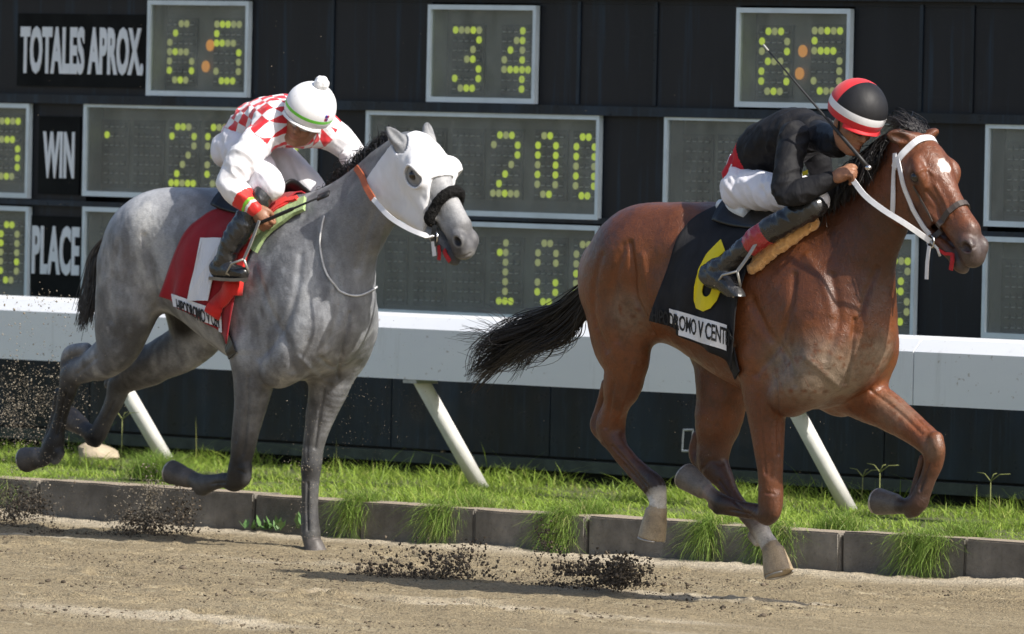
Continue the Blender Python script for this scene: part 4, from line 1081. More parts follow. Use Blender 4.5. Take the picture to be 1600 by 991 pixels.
T1 = guided(gd, 1100, .040, 18, .012, .62, 46, .038); r1 = np.linspace(.0034, .0011, 18)[None]*NR.uniform(.6, 1.2, (1100, 1))
wis = [PJ(g, BY) for g in ([(850, 500, 0), (805, 500, 0), (790, 470, .0), (760, 450, 0)], [(840, 520, 0), (790, 525, .0), (745, 500, .02), (720, 515, 0)], [(830, 540, 0), (790, 560, 0), (750, 550, 0), (716, 565, 0)],
                           [(850, 510, 0), (800, 540, 0), (760, 540, 0), (722, 530, 0)], [(880, 530, 0), (860, 575, 0), (820, 592, 0), (790, 590, 0)])]
T2 = guided(wis, 70, .05, 18); r2 = np.linspace(.0026, .0009, 18)[None]*NR.uniform(.6, 1.1, (70, 1))
hair('tail', np.concatenate([T1, T2]), np.concatenate([r1, r2]), HAIR_B, bay)
def mane(sp, n, offs, jit, parent, mat, t0=0., t1=1., rr=.0026):
    cr = spline([q[:3] for q in sp['crest']], 10); out = []
    for _ in range(n):
        t = NR.uniform(t0, t1)*(len(cr)-1); i = min(int(t), len(cr)-2); r = cr[i]+(cr[i+1]-cr[i])*(t-i)
        r = r+np.array([0, NR.normal(0, .012), .02])
        k = NR.uniform(.6, 1.25); g = [r]+[r+np.array(o)*k+NR.normal(0, jit, 3)*(j+1)/len(offs) for j, o in enumerate(offs)]
        out.append(spline(g, 4))
    P = np.array(out); hair('mane', P, np.linspace(rr, rr*.4, P.shape[1])[None]*NR.uniform(.7, 1.3, (n, 1)), mat, parent)
mane(bs, 900, [(-.025, -.035, .022), (-.060, -.075, -.02), (-.080, -.100, -.09), (-.085, -.105, -.165)], .018, bay, HAIR_B, .05, 1.)
fl = []
for _ in range(120):
    r = BH.p(NR.uniform(-.02, .03), NR.normal(0, .02), .015); fl.append(spline([r, r+np.array([-.02, NR.normal(0, .02), .035]), r+np.array([-.09, NR.normal(0, .03), .05+NR.normal(0, .02)]), r+np.array([-.17, NR.normal(0, .03), .03+NR.normal(0, .02)])], 4))
fl = np.array(fl); hair('forelock', fl, np.linspace(.0024, .001, fl.shape[1])[None]*np.ones((120, 1)), HAIR_B, bay)

# ---------------- the grey
gs = grey_spec()
def grey_coat(V, N, b):
    C = np.tile(np.array([.285, .295, .315]), (len(V), 1))
    f = fbm(V, 3.2, 15, 3); g = fbm(V, 11., 19, 3); q = vnoise(V, 26., 4)
    C = lerp(C, (.185, .190, .203), sstep(.46, .72, f)*.75)
    C = lerp(C, (.155, .158, .168), sstep(.52, .66, g)*.55)
    C = lerp(C, (.42, .42, .42), sstep(.62, .78, q)*.25)
    wx, wz = gs['withers']
    sk = fbm(V*np.array([1, 1, .38]), 15., 27, 3); C = lerp(C, (.125, .128, .138), sstep(.48, .66, sk)*.72); C = lerp(C, (.44, .45, .46), sstep(.46, .30, sk)*.55)
    # darker neck and shoulder point, paler croup
    nk = sstep(-2.80, -2.45, V[:, 0])*sstep(1.25, 1.5, V[:, 2]); C = lerp(C, (.150, .153, .160), nk*.75)
    C = lerp(C, (.47, .475, .49), sstep(-3.3, -3.7, V[:, 0])*sstep(1.48, 1.68, V[:, 2])*.55)
    for (x, y), r, w in (((185, 530), .20, .75), ((215, 510), .12, .6), ((400, 600), .16, .6), ((520, 600), .12, .5), ((155, 470), .10, .5)):
        h = sight(b, x, y)
        if h is not None: C = lerp(C, (.065, .066, .070), sstep(r, r*.3, np.linalg.norm(V-h[0], axis=1))*w*sstep(.38, .6, g+.15*q))
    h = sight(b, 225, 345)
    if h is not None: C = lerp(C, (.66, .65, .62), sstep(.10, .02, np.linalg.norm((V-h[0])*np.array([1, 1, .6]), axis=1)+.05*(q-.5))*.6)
    A = (.15, .15, .158); B_ = (.075, .075, .078); K = (.026, .026, .028); M_ = (.115, .113, .11); H = (.15, .135, .125); H2 = (.11, .10, .095)
    J_ = lambda L: list(L['limb'])+[tuple(L['hoof'][0])+(L['hoof'][2],), tuple(L['hoof'][1])+(L['hoof'][3],)]
    C = limb_paint(C, V, [
        (J_(gs['hind_near']), [(A, 0), (A, .5), (B_, .8), (K, 1), (K, 1), (K, 1), (K, 1), (B_, 1), (M_, 1), (H, 1), (H2, 1)]),
        (J_(gs['hind_far']), [(B_, .5), (B_, .8), (B_, .9), (M_, .9), (M_, 1), (B_, 1), (K, 1), (B_, 1), (M_, 1), (H, 1), (H2, 1)]),
        (J_(gs['fore_near']), [(A, 0), (A, .5), (B_, .6), (B_, .85), (K, 1), (K, 1), (K, 1), (B_, 1), (B_, 1), (M_, 1), (M_, 1), (H, 1), (H, 1), (H2, 1)]),
        (J_(gs['fore_far']), [(A, 0), (A, .4), (A, .6), (M_, .7), (B_, .9), (B_, 1), (M_, 1), (B_, 1), (M_, 1), (M_, 1), (M_, 1), (H, 1), (H, 1)])])
    lg = sstep(1.0, .75, V[:, 2]); C *= (1-lg*.45*(1-2*np.clip(fbm(V, 20., 77, 3)-.25, 0, .5)))[:, None]
    # black skin of the groin
    h = J(270, 500, GY-.02); C = lerp(C, (.022, .020, .020), sstep(.17, .09, np.linalg.norm(V-h, axis=1)))
    u, v, w = GH.local(V); hd = (u > -.02) & (u < .72) & (np.abs(v) < .17) & (w > -.33) & (w < .10)
    C = lerp(C, (.36, .36, .365), hd*.85*sstep(-.03, .05, u))
    C = lerp(C, (.050, .050, .055), hd*sstep(.43, .57, u+.16*(-w-.08))*(.72+.28*vnoise(V, 30., 5)))
    C = lerp(C, (.30, .29, .28), hd*sstep(.615, .64, u)*.5)
    for s in (-1, 1):
        d = np.sqrt(((u-.576)/.039)**2+((v-s*.060)/.04)**2+((w+.060)/.029)**2); C = lerp(C, (.26, .255, .25), hd*sstep(1.0, .8, d)*.5)
        d = np.sqrt(((u-.580)/.030)**2+((v-s*.062)/.026)**2+((w+.060)/.021)**2); C = lerp(C, (.012, .010, .010), hd*sstep(1.0, .75, d))
        d = np.sqrt((u-.20)**2+(v-s*.105)**2+(w+.042)**2); C = lerp(C, (.10, .10, .10), hd*sstep(.034, .024, d)*.35)
    return C
g_carve = [([(225, 370), (235, 420), (245, 470), (240, 500)], .020, -.010), ([(185, 380), (175, 440), (172, 500)], .022, -.008), ([(205, 430), (210, 480), (200, 520)], .02, .006), ([(150, 560), (135, 572), (120, 585)], .010, -.006),
           ([(400, 420), (420, 480), (450, 540), (458, 580)], .022, -.011), ([(470, 400), (462, 460), (440, 520), (405, 560)], .020, -.010), ([(520, 420), (530, 480), (512, 540)], .018, -.009), ([(500, 360), (512, 400), (520, 450)], .018, .006),
           ([(546, 490), (536, 540), (528, 590)], .010, -.015), ([(470, 560), (500, 590), (520, 598)], .014, .006), ([(600, 300), (575, 360), (560, 420)], .018, -.009), ([(600, 350), (588, 400), (578, 440)], .010, .006),
           ([(388, 590), (386, 650), (380, 710)], .008, -.008), ([(410, 600), (400, 650), (392, 700)], .008, .004), ([(505, 610), (498, 660), (492, 700)], .008, -.008), ([(480, 620), (480, 680), (480, 720)], .007, -.005),
           ([(665, 300), (680, 320), (690, 345)], .010, -.006), ([(712, 398), (722, 402), (735, 396)], .005, -.006), ([(660, 265), (668, 270), (672, 280)], .006, .004), ([(481, 755), (480, 790), (481, 828)], .006, -.011), ([(103, 615), (96, 645), (89, 680)], .006, -.010), ([(178, 628), (164, 655)], .006, -.010), ([(352, 754), (330, 757)], .005, -.008),
          ([(500, 560), (520, 575), (540, 570)], .012, -.012), ([(372, 735), (384, 740)], .005, -.006), ([(372, 640), (368, 690)], .008, -.006)]
grey, GB, GV, GF = finish_horse(gs, GH, grey_coat, g_carve, mat_coat('grey_coat', .48, .22, .28, .35), 'grey racehorse in white hood carrying red number 1 cloth', (-3.2, GY, 0))
gd = [PJ(g, GY) for g in ([(172, 368, .02), (152, 395, .0), (146, 430, -.02), (143, 470, -.03), (136, 508, -.03)], [(172, 374, .02), (148, 402, .04), (138, 440, .04), (130, 475, .04), (122, 512, .04)], [(172, 378, .0), (156, 410, -.03), (152, 445, -.04), (148, 475, -.05), (143, 498, -.05)])]
T1 = guided(gd, 420, .016, 12); hair('tail', T1, np.linspace(.0034, .0014, 12)[None]*NR.uniform(.7, 1.3, (420, 1)), HAIR_G, grey)
mane(gs, 650, [(-.02, .02, .045), (-.065, .045, .060), (-.115, .06, .030), (-.14, .08, -.02)], .026, grey, HAIR_B, 0., .9)
# ================================================================== TACK
def grid_cloth(P, th=.006):
    "closed thin sheet from a grid of points (r,c,3)"
    P = np.asarray(P); r, c = P.shape[:2]
    du = np.gradient(P, axis=0); dv = np.gradient(P, axis=1); N = np.cross(du, dv); N /= np.linalg.norm(N, axis=2, keepdims=True)+1e-9
    V = np.concatenate([P.reshape(-1, 3), (P-N*th).reshape(-1, 3)]); o = r*c; F = []
    for i in range(r-1):
        for j in range(c-1):
            a, b, d, e = i*c+j, i*c+j+1, (i+1)*c+j+1, (i+1)*c+j
            F.append((a, b, d, e)); F.append((e+o, d+o, b+o, a+o))
    rim = [j for j in range(c)]+[i*c+c-1 for i in range(1, r)]+[(r-1)*c+j for j in range(c-2, -1, -1)]+[i*c for i in range(r-2, 0, -1)]
    for k in range(len(rim)):
        a, b = rim[k], rim[(k+1) % len(rim)]; F.append((b, a, a+o, b+o))
    return V, F
def body_slice(b, X, Yc, zc, phi, off):
    "outermost skin of the horse in the cross-section X, direction phi from straight up towards the near side"
    d = Vector((0, -math.sin(phi), math.cos(phi))); o = Vector((X, Yc, zc))+d*1.0
    h = b.ray_cast(o, -d, 1.0)
    if h[0] is None: return np.array([X, Yc, zc])+np.array(d)*.3
    return np.array(h[0])+np.array(d)*off
def saddle_cloth(b, Yc, zc, back, front, hem_f, name, mat, label, off, folds, seed):
    "back/front: photo pixels down the two edges, near side"
    def edge(px):
        out = []
        for x, y in px:
            h = sight(b, x, y)
            if h is None: continue
            p = h[0]; out.append((math.atan2(-(p[1]-Yc), p[2]-zc), p[0]))
        out.sort(); return np.array(out)
    eb, ef = edge(back), edge(front)
    phb, phf = eb[-1, 0], ef[-1, 0]; R, Cn = 46, 34
    P = np.zeros((R, Cn, 3))
    for j in range(Cn):
        u = j/(Cn-1); hem = phb+(phf-phb)*u
        ymax = 9
        for i in range(R):
            t = i/(R-1); phi = -1.1+(hem+1.1)*t
            X = np.interp(phi, eb[:, 0], eb[:, 1])*(1-u)+np.interp(phi, ef[:, 0], ef[:, 1])*u
            p = body_slice(b, X, Yc, zc, phi, off)
            if phi > 0: ymax = min(ymax, p[1]); p[1] = p[1]*.25+ymax*.75       # hangs straight below the widest point
            drop = max(0, t-.45)/.55
            p[1] -= drop*folds*(.5+.5*math.sin(u*17+seed+3*math.sin(t*3)))+.004*math.sin(u*9+t*14+seed)+.0035*math.sin(u*31+t*9+seed*2)*max(0, t-.3)
            p[0] += drop*folds*.4*math.sin(u*11+t*5+seed)
            P[i, j] = p
    V, F = grid_cloth(P[:, ::-1]); base = np.array([V[:, 0].mean(), Yc, V[:, 2].min()])
    me = mesh_from(name, V-base, F); o = link(name, me, None, mat); o.location = base; tag(o, label, 'saddle cloth')
    cb = bvh_of(V, [f for f in F]); return o, cb, P
def decal(b, v, f, quad, th, name, mat, parent, off=.003):
    "flat lettering or patch laid on a surface: unit square -> photo quad (bl, br, tr, tl)"
    q = np.array(quad, float); V = []
    for u, w, *_ in v:
        p = (q[0]*(1-u)+q[1]*u)*(1-w)+(q[3]*(1-u)+q[2]*u)*w; h = sight(b, p[0], p[1], off)
        V.append(h[0] if h is not None else None)
    F = [t for t in f if all(V[i] is not None for i in t)]
    Vv = [p if p is not None else np.zeros(3) for p in V]
    used = sorted({i for t in F for i in t}); mp = {i: k for k, i in enumerate(used)}
    m = MB(); m.add([Vv[i] for i in used], [tuple(mp[i] for i in t) for t in F])
    o = m.build(name, mat, parent); sol = o.modifiers.new('thick', 'SOLIDIFY'); sol.thickness = th; sol.offset = 0; return o
def unit_grid(nx, ny):
    v = [(i/nx, j/ny) for j in range(ny+1) for i in range(nx+1)]
    f = [(j*(nx+1)+i, j*(nx+1)+i+1, (j+1)*(nx+1)+i+1, (j+1)*(nx+1)+i) for j in range(ny) for i in range(nx)]; return v, f
def fine_text(body, bold, sp=1.0, cut=.10):
    v, f = text_mesh(body, bold, sp); bm = bmesh.new(); vs = [bm.verts.new((p[0]*4, p[1], 0)) for p in v]
    for t in f:
        try: bm.faces.new([vs[i] for i in t])
        except ValueError: pass
    for _ in range(3):
        es = [e for e in bm.edges if e.calc_length() > cut]
        if es: bmesh.ops.subdivide_edges(bm, edges=es, cuts=1)
    bmesh.ops.triangulate(bm, faces=bm.faces[:]); bm.verts.index_update()
    v2 = [(p.co.x/4, p.co.y) for p in bm.verts]; f2 = [tuple(q.index for q in g.verts) for g in bm.faces]; bm.free(); return v2, f2
CL_RED = mat_cloth('red_cloth', (.29, .010, .018), .8, .35, .12); CL_BLK = mat_cloth('black_cloth', (.013, .013, .015), .75, .35, .3)
CL_WHT = mat_cloth('white_cloth', (.74, .74, .76), .75, .25, .05); CL_GRN = mat_cloth('green_pad', (.30, .40, .18), .85, .3, .12); CL_RED2 = mat_cloth('bright_red_cloth', (.60, .022, .016), .75, .3, .1)
LEA_BLK = simple('black_leather', (.012, .012, .013), .30, .3, 25., .15, .002); LEA_BRN = simple('orange_rubber', (.42, .10, .035), .55, .15, 30.); STRAP_W = simple('white_strap', (.72, .72, .74), .5, .08, 30.)
STRAP_D = simple('dark_strap', (.055, .042, .035), .5, .2, 30.); STEEL = simple('steel', (.55, .55, .55), .25, .1, 20., metal=1.); YEL = mat_cloth('yellow_cloth', (.78, .62, .01), .7, .2, .06)
FLEECE = Mat('tan_fleece'); _f = FLEECE.noise(60, 4, .7); FLEECE.base(FLEECE.ramp(_f, [(.3, (.66, .33, .11)), (.7, (.80, .47, .19))])); FLEECE.set(Roughness=.95, Specular_IOR_Level=.1, Sheen_Weight=.3); FLEECE.bump(_f, .8, .02); FLEECE = FLEECE.m
FLEECE_K = Mat('black_fleece'); _f = FLEECE_K.noise(70, 4, .7); FLEECE_K.base(FLEECE_K.ramp(_f, [(.3, (.008, .008, .008)), (.75, (.035, .034, .034))])); FLEECE_K.set(Roughness=.95, Specular_IOR_Level=.1); FLEECE_K.bump(_f, 1., .03); FLEECE_K = FLEECE_K.m

# ---- bay: black cloth with the yellow 6
cb_o, cbB, _ = saddle_cloth(BB, BY, 1.32, [(1113, 330), (1080, 350), (1056, 392), (1043, 445), (1036, 500), (1034, 540)], [(1212, 345), (1180, 400), (1166, 450), (1160, 510), (1156, 575)], 0, 'saddle_cloth', CL_BLK,
                            'black saddle cloth with a yellow 6 on the bay racehorse', .012, .042, 1.0)
v, f = fine_text('6', .03, 1., .25)
decal(cbB, v, f, [(1080, 487), (1120, 487), (1146, 376), (1096, 376)], .004, 'number', YEL, cb_o, .008)
v, f = unit_grid(14, 5); decal(cbB, v, f, [(1049, 520), (1136, 548), (1137, 508), (1047, 482)], .002, 'banner', CL_WHT, cb_o, .006)
v, f = fine_text('HIPODROMO V CENTENARIO', .015, .95, .05); INK = simple('black_lettering', (.012, .012, .012), .8)
decal(cbB, v, f, [(1020, 503), (1176, 552), (1177, 524), (1020, 480)], .002, 'lettering', INK, cb_o, .009)
cg_o, cbG, _ = saddle_cloth(GB, GY, 1.28, [(362, 324), (330, 334), (300, 355), (280, 388), (266, 430), (262, 462), (270, 512)], [(425, 345), (402, 380), (385, 420), (374, 470), (366, 535)], 0, 'saddle_cloth', CL_RED,
                            'red saddle cloth with a white 1 on the grey racehorse', .012, .028, 2.2)
v, f = fine_text('1', .035, 1., .25)
decal(cbG, v, f, [(296, 470), (327, 470), (349, 374), (316, 374)], .004, 'number', CL_WHT, cg_o, .015)
v, f = unit_grid(14, 5); decal(cbG, v, f, [(275, 492), (349, 520), (347, 487), (270, 459)], .002, 'banner', CL_WHT, cg_o, .008)
v, f = fine_text('HIPODROMO V CEN', .015, .95, .05)
decal(cbG, v, f, [(280, 488), (346, 513), (344, 492), (277, 467)], .002, 'lettering', INK, cg_o, .013)

def tube_on(b, pts, rad, off, m, n=8, mi=0, flat=None):
    P = [sight(b, x, y, off) for x, y in spline(pts, 5)]; P = [p for p in P if p is not None]
    m.tube([p[0] for p in P], [rad]*len(P) if np.isscalar(rad) else list(np.interp(np.linspace(0, 1, len(P)), np.linspace(0, 1, len(rad)), rad)), n, mi, True, flat, P[0][1])
def strap_on(b, pts, w, th, off, m, mi=0, k=5):
    P = [sight(b, x, y, off) for x, y in (spline(pts, k) if len(pts) > 2 else spline(pts, 8))]; P = [p for p in P if p is not None]
    if len(P) > 1: m.ribbon([p[0] for p in P], [p[1] for p in P], w, th, mi)
    return P
def ring(m, c, n, r, th, mi=0, k=16):
    n = np.asarray(n, float)/np.linalg.norm(n); u = np.cross(n, [0, .3, 1.0]); u /= np.linalg.norm(u); w = np.cross(n, u)
    m.tube([np.asarray(c)+r*(math.cos(a)*u+math.sin(a)*w) for a in np.linspace(0, 2*math.pi, k+1)], th, 6, mi, False)

# saddles: small racing saddles with flaps, pads and stirrups
def saddle(b, Yc, zc, x0, x1, label, seat_mat, base, pm=.62):
    root = empty('racing_saddle', base); tag(root, label, 'saddle')
    R, Cn = 22, 14; P = np.zeros((R, Cn, 3))
    for i in range(R):
        for j in range(Cn):
            u = j/(Cn-1); ph = -pm+2*pm*i/(R-1); X = x0+(x1-x0)*u+.10*abs(ph)**1.5*(.6+.2*u)
            lift = .022+.05*(abs(u-.5)*2)**3*max(0, 1-abs(ph)*1.4)
            P[i, j] = body_slice(b, X, Yc, zc, ph, lift)
    V, F = grid_cloth(P[:, ::-1], .012); m = MB(); m.add(V, F); m.build('seat', seat_mat, root, True)
    return root
bsad = saddle(BB, BY, 1.32, 1.40, 1.82, 'black racing saddle under the jockey in black and red', LEA_BLK, (1.6, BY, 1.72), .45)
m = MB(); tube_on(BB, [(1128, 330), (1150, 336), (1172, 342)], .026, .030, m, 10); m.build('seat_pad', simple('white_pad', (.72, .74, .74), .6, .08), bsad, True)
def fleece_roll(b, pts, rad, off, name, mat, parent):
    P = [sight(b, x, y, off) for x, y in spline(pts, 8)]; P = [p for p in P if p is not None]; V = Vol(np.min([p[0] for p in P], 0)-.12, np.max([p[0] for p in P], 0)+.12, .006)
    n = len(P); rr = np.interp(np.linspace(0, 1, n), np.linspace(0, 1, len(rad)), rad)
    V.tube([tuple(p[0])+(rr[i], .62) for i, p in enumerate(P)], k=0, n=1, lat=P[n//2][1]); v, f = V.mesh(2); N = normals(v, f)
    v = v+N*((fbm(v, 45., 3, 3)-.5)*.022)[:, None]; return link(name, mesh_from(name, v, f), parent, mat)
fleece_roll(BB, [(1181, 421), (1198, 402), (1222, 384), (1248, 367), (1274, 353)], [.034, .046, .048, .042, .034], .018, 'fleece_pad', FLEECE, bsad)
m = MB(); strap_on(BB, [(1140, 545), (1148, 566), (1155, 586)], .09, .008, .010, m); m.build('girth', CL_BLK, bsad)
gsad = saddle(GB, GY, 1.28, -3.40, -2.98, 'red and green padded racing saddle under the white-capped jockey', LEA_BLK, (-3.2, GY, 1.66), .42)
m = MB()
for k, (o_, wd) in enumerate(((0, .06),)): strap_on(GB, [(480, 322), (458, 332), (432, 349), (412, 370), (398, 392)], .085, .02, .022, m)
m.build('green_pad', CL_GRN, gsad)
m = MB(); strap_on(GB, [(455, 320), (432, 333), (408, 355), (390, 385), (380, 412), (374, 440)], .075, .018, .030, m); m.build('red_flap', CL_RED2, gsad)
m = MB(); strap_on(GB, [(470, 318), (448, 325), (425, 340)], .03, .02, .036, m); m.build('trim', CL_RED2, gsad)
m = MB(); strap_on(GB, [(350, 505), (357, 530), (366, 556)], .08, .008, .010, m); m.build('girth', LEA_BLK, gsad)
# loose folds at the cloth's front edge, sunlight put in as brighter red
m = MB(); rows = []
for k, (x, y) in enumerate(spline([(378, 440), (360, 455), (346, 472), (333, 492)], 5)):
    h = sight(cbG, x, y, .02+.014*math.sin(k*.6)); rows.append(h)
rows = [h for h in rows if h]
m.ribbon([h[0] for h in rows], [h[1] for h in rows], .085, .012)
m.build('loose_fold', CL_RED2, cg_o, True)

# ---- the bay's bridle
bri = empty('bridle', tuple(BH.p(.3, 0, -.1))); tag(bri, 'white bridle with dark noseband on the bay horse\'s head', 'bridle')
hb = BB
def head_ring(h, b, u0, wc, tilt, off, a0=-math.pi, a1=math.pi, n=40):
    out = []
    for a in np.linspace(a0, a1, n):
        d = h.v*math.sin(a)+h.w*math.cos(a); c = h.p(u0-tilt*math.cos(a), 0, wc); r = b.ray_cast(Vector(c+d*.35), Vector(-d), .5)
        if r[0] is None: continue
        out.append((np.array(r[0])+d*off, d))
    return out
m = MB(); R_ = head_ring(BH, hb, .075, -.085, .015, .006, -1.9, 1.9, 36); m.ribbon([p for p, _ in R_], [n for _, n in R_], .030, .006); m.build('browband', STRAP_W, bri)
def side_strap(h, b, uw, side, off):
    out = []
    for u, w in spline(uw, 6):
        c = h.p(u, side*.35, w); d = -h.v*side; r = b.ray_cast(Vector(c), Vector(d), .34)
        if r[0] is not None: out.append((np.array(r[0])+h.v*side*off, h.v*side))
    return out
px_cheek = [(1404, 246), (1409, 272), (1418, 303), (1434, 338), (1454, 368)]
uw = []
for x, y in px_cheek:
    q = sight(hb, x, y)
    if q: u, v, w = BH.local(q[0][None]); uw.append((u[0], w[0]))
for s in (-1, 1):
    P = side_strap(BH, hb, uw, s, .006); m = MB()
    if len(P) > 2: m.ribbon([p for p, _ in P], [n for _, n in P], .022, .005); m.build('cheekpiece', STRAP_W, bri)
m = MB(); strap_on(hb, [(1400, 240), (1398, 275), (1397, 305), (1396, 332)], .022, .005, .007, m); m.build('throat_lash', STRAP_W, bri)
R_ = head_ring(BH, hb, .405, -.10, .010, .007)
m = MB(); m.ribbon([p for p, _ in R_], [n for _, n in R_], .026, .007); m.build('noseband', STRAP_D, bri)
m = MB(); strap_on(hb, [(1428, 290), (1442, 316), (1458, 345)], .008, .004, .006, m); m.build('noseband_strap', STRAP_D, bri)
bit = sight(hb, 1457, 377, .012) or (BH.p(.47, -.08, -.16), -BH.v)
bitp = bit[0]
m = MB(); ring(m, bitp, BH.v+np.array([.2, 0, 0]), .027, .0045); m.build('bit_ring', STEEL, bri, True)
m = MB(); ring(m, BH.p(*[float(q[0]) for q in BH.local(bitp[None])])+BH.v*(-2*float(BH.local(bitp[None])[1][0])*BH.s), BH.v, .027, .0045); m.build('bit_ring', STEEL, bri, True)
m = MB(); m.ribbon([bitp+np.array([0, -.008, -.02]), bitp+np.array([-.008, -.010, -.09]), bitp+np.array([-.012, -.008, -.165])], [-BH.v]*3, .018, .005); m.build('strap_end', STRAP_W, bri)
m = MB(); m.tube([bitp, bitp+BH.u*.05*1+BH.w*.01, bitp+BH.u*.085+BH.w*.0], .006, 8); m.build('bit_cheek', simple('pale_rubber', (.5, .5, .48), .6), bri, True)
RED_T = simple('red_tie', (.42, .010, .015), .7, .2, 40.)
m = MB(); t0 = BH.p(.535, -.045, -.150)
m.ribbon([t0, t0+np.array([.01, -.01, -.03]), t0+np.array([0, -.008, -.07])], [-BH.v]*3, .02, .006); m.ribbon([t0, t0+np.array([-.035, -.008, .0]), t0+np.array([-.07, -.012, .015])], [-BH.v]*3, .014, .006); m.build('tongue_tie', RED_T, bri)
def rein(m, P, w=.020, th=.006, n=(0, -1, .3), mi=0):
    P = spline(P, 8); m.ribbon(list(P), [np.array(n)]*len(P), w, th, mi)
bhand = J(1333, 282, BY-.19); bhand2 = J(1352, 270, BY+.06)
m = MB(); rein(m, [bhand, J(1352, 306, BY-.19), J(1380, 328, BY-.175), J(1415, 350, BY-.14), bitp], .024); m.build('rein', STRAP_W, bri)
far_bit = bitp+BH.v*(-2*float(BH.local(bitp[None])[1][0])*BH.s)
m = MB(); rein(m, [bhand2, bhand2+(far_bit-bhand2)*.3+np.array([0, .10, -.04]), bhand2+(far_bit-bhand2)*.7+np.array([0, .06, -.05]), far_bit], .024, .006, (0, 1, .3)); m.build('rein', STRAP_W, bri)

# ---- the grey's hood and bridle
hoodV = Vol(np.minimum(GH.p(-.1, 0, -.2), GH.p(.6, 0, -.2))-.3, np.maximum(GH.p(-.1, 0, -.2), GH.p(.6, 0, -.2))+.3, .0055)
_neck = [tuple(q) for q in gs['neck']]; hoodV.tube(_neck, k=.05, n=6); hoodV.tube([tuple(q) for q in gs['crest']], k=.05)
_e = gs['ears']; head_volume(hoodV, GH, [])
hoodV.A -= .0095
_X, _Yy, _Z = np.meshgrid(*[hoodV.lo[k]+hoodV.h*np.arange(hoodV.n[k]) for k in range(3)], indexing='ij')
_d = [(_X-GH.o[0]), (_Yy-GH.o[1]), (_Z-GH.o[2])]
_u, _v, _w = [sum(_d[k]*ax[k] for k in range(3))/GH.s for ax in (GH.u, GH.v, GH.w)]
front = _u-(.285+.55*np.clip(-_w, 0, .3)+.0*_v)+.10*np.exp(-(_w/.06)**2)*.25
rear = -(_u-(-.015-.05*np.clip(-_w-.03, 0, 1)+.22*np.clip(-_w-.16, 0, 1)))
side_lim = -_w-.315
A_ = np.maximum(hoodV.A, np.maximum(np.maximum(front*.8, rear*.9), side_lim))
for s in (-1, 1):
    ehole = (1-np.sqrt(((_u-.205)/.054)**2+((_w+.047)/.047)**2+((_v-s*.12)/.09)**2))*.05; A_ = np.maximum(A_, ehole)
    bse = np.asarray(_e[0 if s < 0 else 1][0]); tp = np.asarray(_e[0 if s < 0 else 1][1])
    aa = tp-bse; L = np.linalg.norm(aa); aa /= L
    t_ = (_X-bse[0])*aa[0]+(_Yy-bse[1])*aa[1]+(_Z-bse[2])*aa[2]
    rr_ = np.sqrt(np.maximum((_X-bse[0])**2+(_Yy-bse[1])**2+(_Z-bse[2])**2-t_**2, 0)); A_ = np.maximum(A_, np.minimum(.047-rr_, t_+.05))
hoodV.A = A_.astype(np.float32)
hv, hf_ = hoodV.mesh(2); hN = normals(hv, hf_); hv = hv+hN*((fbm(hv*np.array([1, 1, .5]), 18., 4, 3)-.5)*.011)[:, None]
hood = link('racing_hood', mesh_from('racing_hood', hv-np.array(GH.p(.2, 0, -.1)), hf_), None, CL_WHT); hood.location = tuple(GH.p(.2, 0, -.1)); tag(hood, 'white stretch hood with eye openings on the grey horse\'s head', 'horse hood')
HBV = bvh_of(hv, hf_)
rim = []
for a in np.linspace(0, 2*math.pi, 33):
    c_ = GH.p(.205+.056*math.cos(a), -.40, -.047+.049*math.sin(a)); r_ = HBV.ray_cast(Vector(c_), Vector(GH.v), .6)
    if r_[0] is not None: rim.append(np.array(r_[0])-GH.v*.002)
m = MB(); m.tube(rim, .0065, 6, 0, False); m.build('eye_rim', CL_WHT, hood, True)
cv = Vol(GH.p(.22, .10, -.05)-.13, GH.p(.22, .10, -.05)+.13, .005)
cv.ell(GH.p(.180, .110, -.035), (.070, .070, .066), k=0, axes=GH.axes); cv.ell(GH.p(.285, .140, -.035), (.095, .060, .056), k=.006, axes=GH.axes, sub=True)
v, f = cv.mesh(1); link('blinker_cup', mesh_from('blinker_cup', v, f), hood, CL_WHT)
gbr = empty('bridle', tuple(GH.p(.4, 0, -.1))); tag(gbr, 'bridle with black fleece noseband and orange-gripped rein on the grey', 'bridle')
R_ = head_ring(GH, GB, .385, -.10, .03, .014, -2.1, 2.1, 40)
V = Vol(np.min([p for p, _ in R_], 0)-.08, np.max([p for p, _ in R_], 0)+.08, .006)
V.tube([tuple(p)+(.027,) for p, _ in R_], k=0, n=1); v, f = V.mesh(2); v = v+normals(v, f)*((fbm(v, 90., 5, 3)-.5)*.010)[:, None]
link('noseband', mesh_from('noseband', v, f), gbr, FLEECE_K)
gbit = (sight(GB, 681, 372, .012) or (GH.p(.47, -.08, -.16), 0))[0]
m = MB(); ring(m, gbit, GH.v+np.array([.3, 0, 0]), .030, .005); m.build('bit_ring', STEEL, gbr, True)
m = MB(); m.ribbon([gbit+np.array([.01, -.01, .06]), gbit+np.array([.0, -.012, .0]), gbit+np.array([.01, -.012, -.045])], [-GH.v]*3, .03, .006); m.build('bit_strap', LEA_BLK, gbr)
m = MB(); m.ribbon([gbit+np.array([.0, -.012, -.02]), gbit+np.array([.012, -.012, -.09])], [-GH.v]*2, .022, .006); m.build('strap_end', STRAP_W, gbr)
gh2 = J(556, 262, GY-.04)
m = MB(); rein(m, [gh2, J(565, 275, GY-.09), J(572, 292, GY-.125), J(583, 311, GY-.15)], .030, .010); m.build('rein_grip', LEA_BRN, gbr)
m = MB(); rein(m, [J(583, 311, GY-.15), J(608, 338, GY-.165), J(636, 356, GY-.15), J(662, 367, GY-.12), gbit], .024); m.build('rein', STRAP_W, gbr)
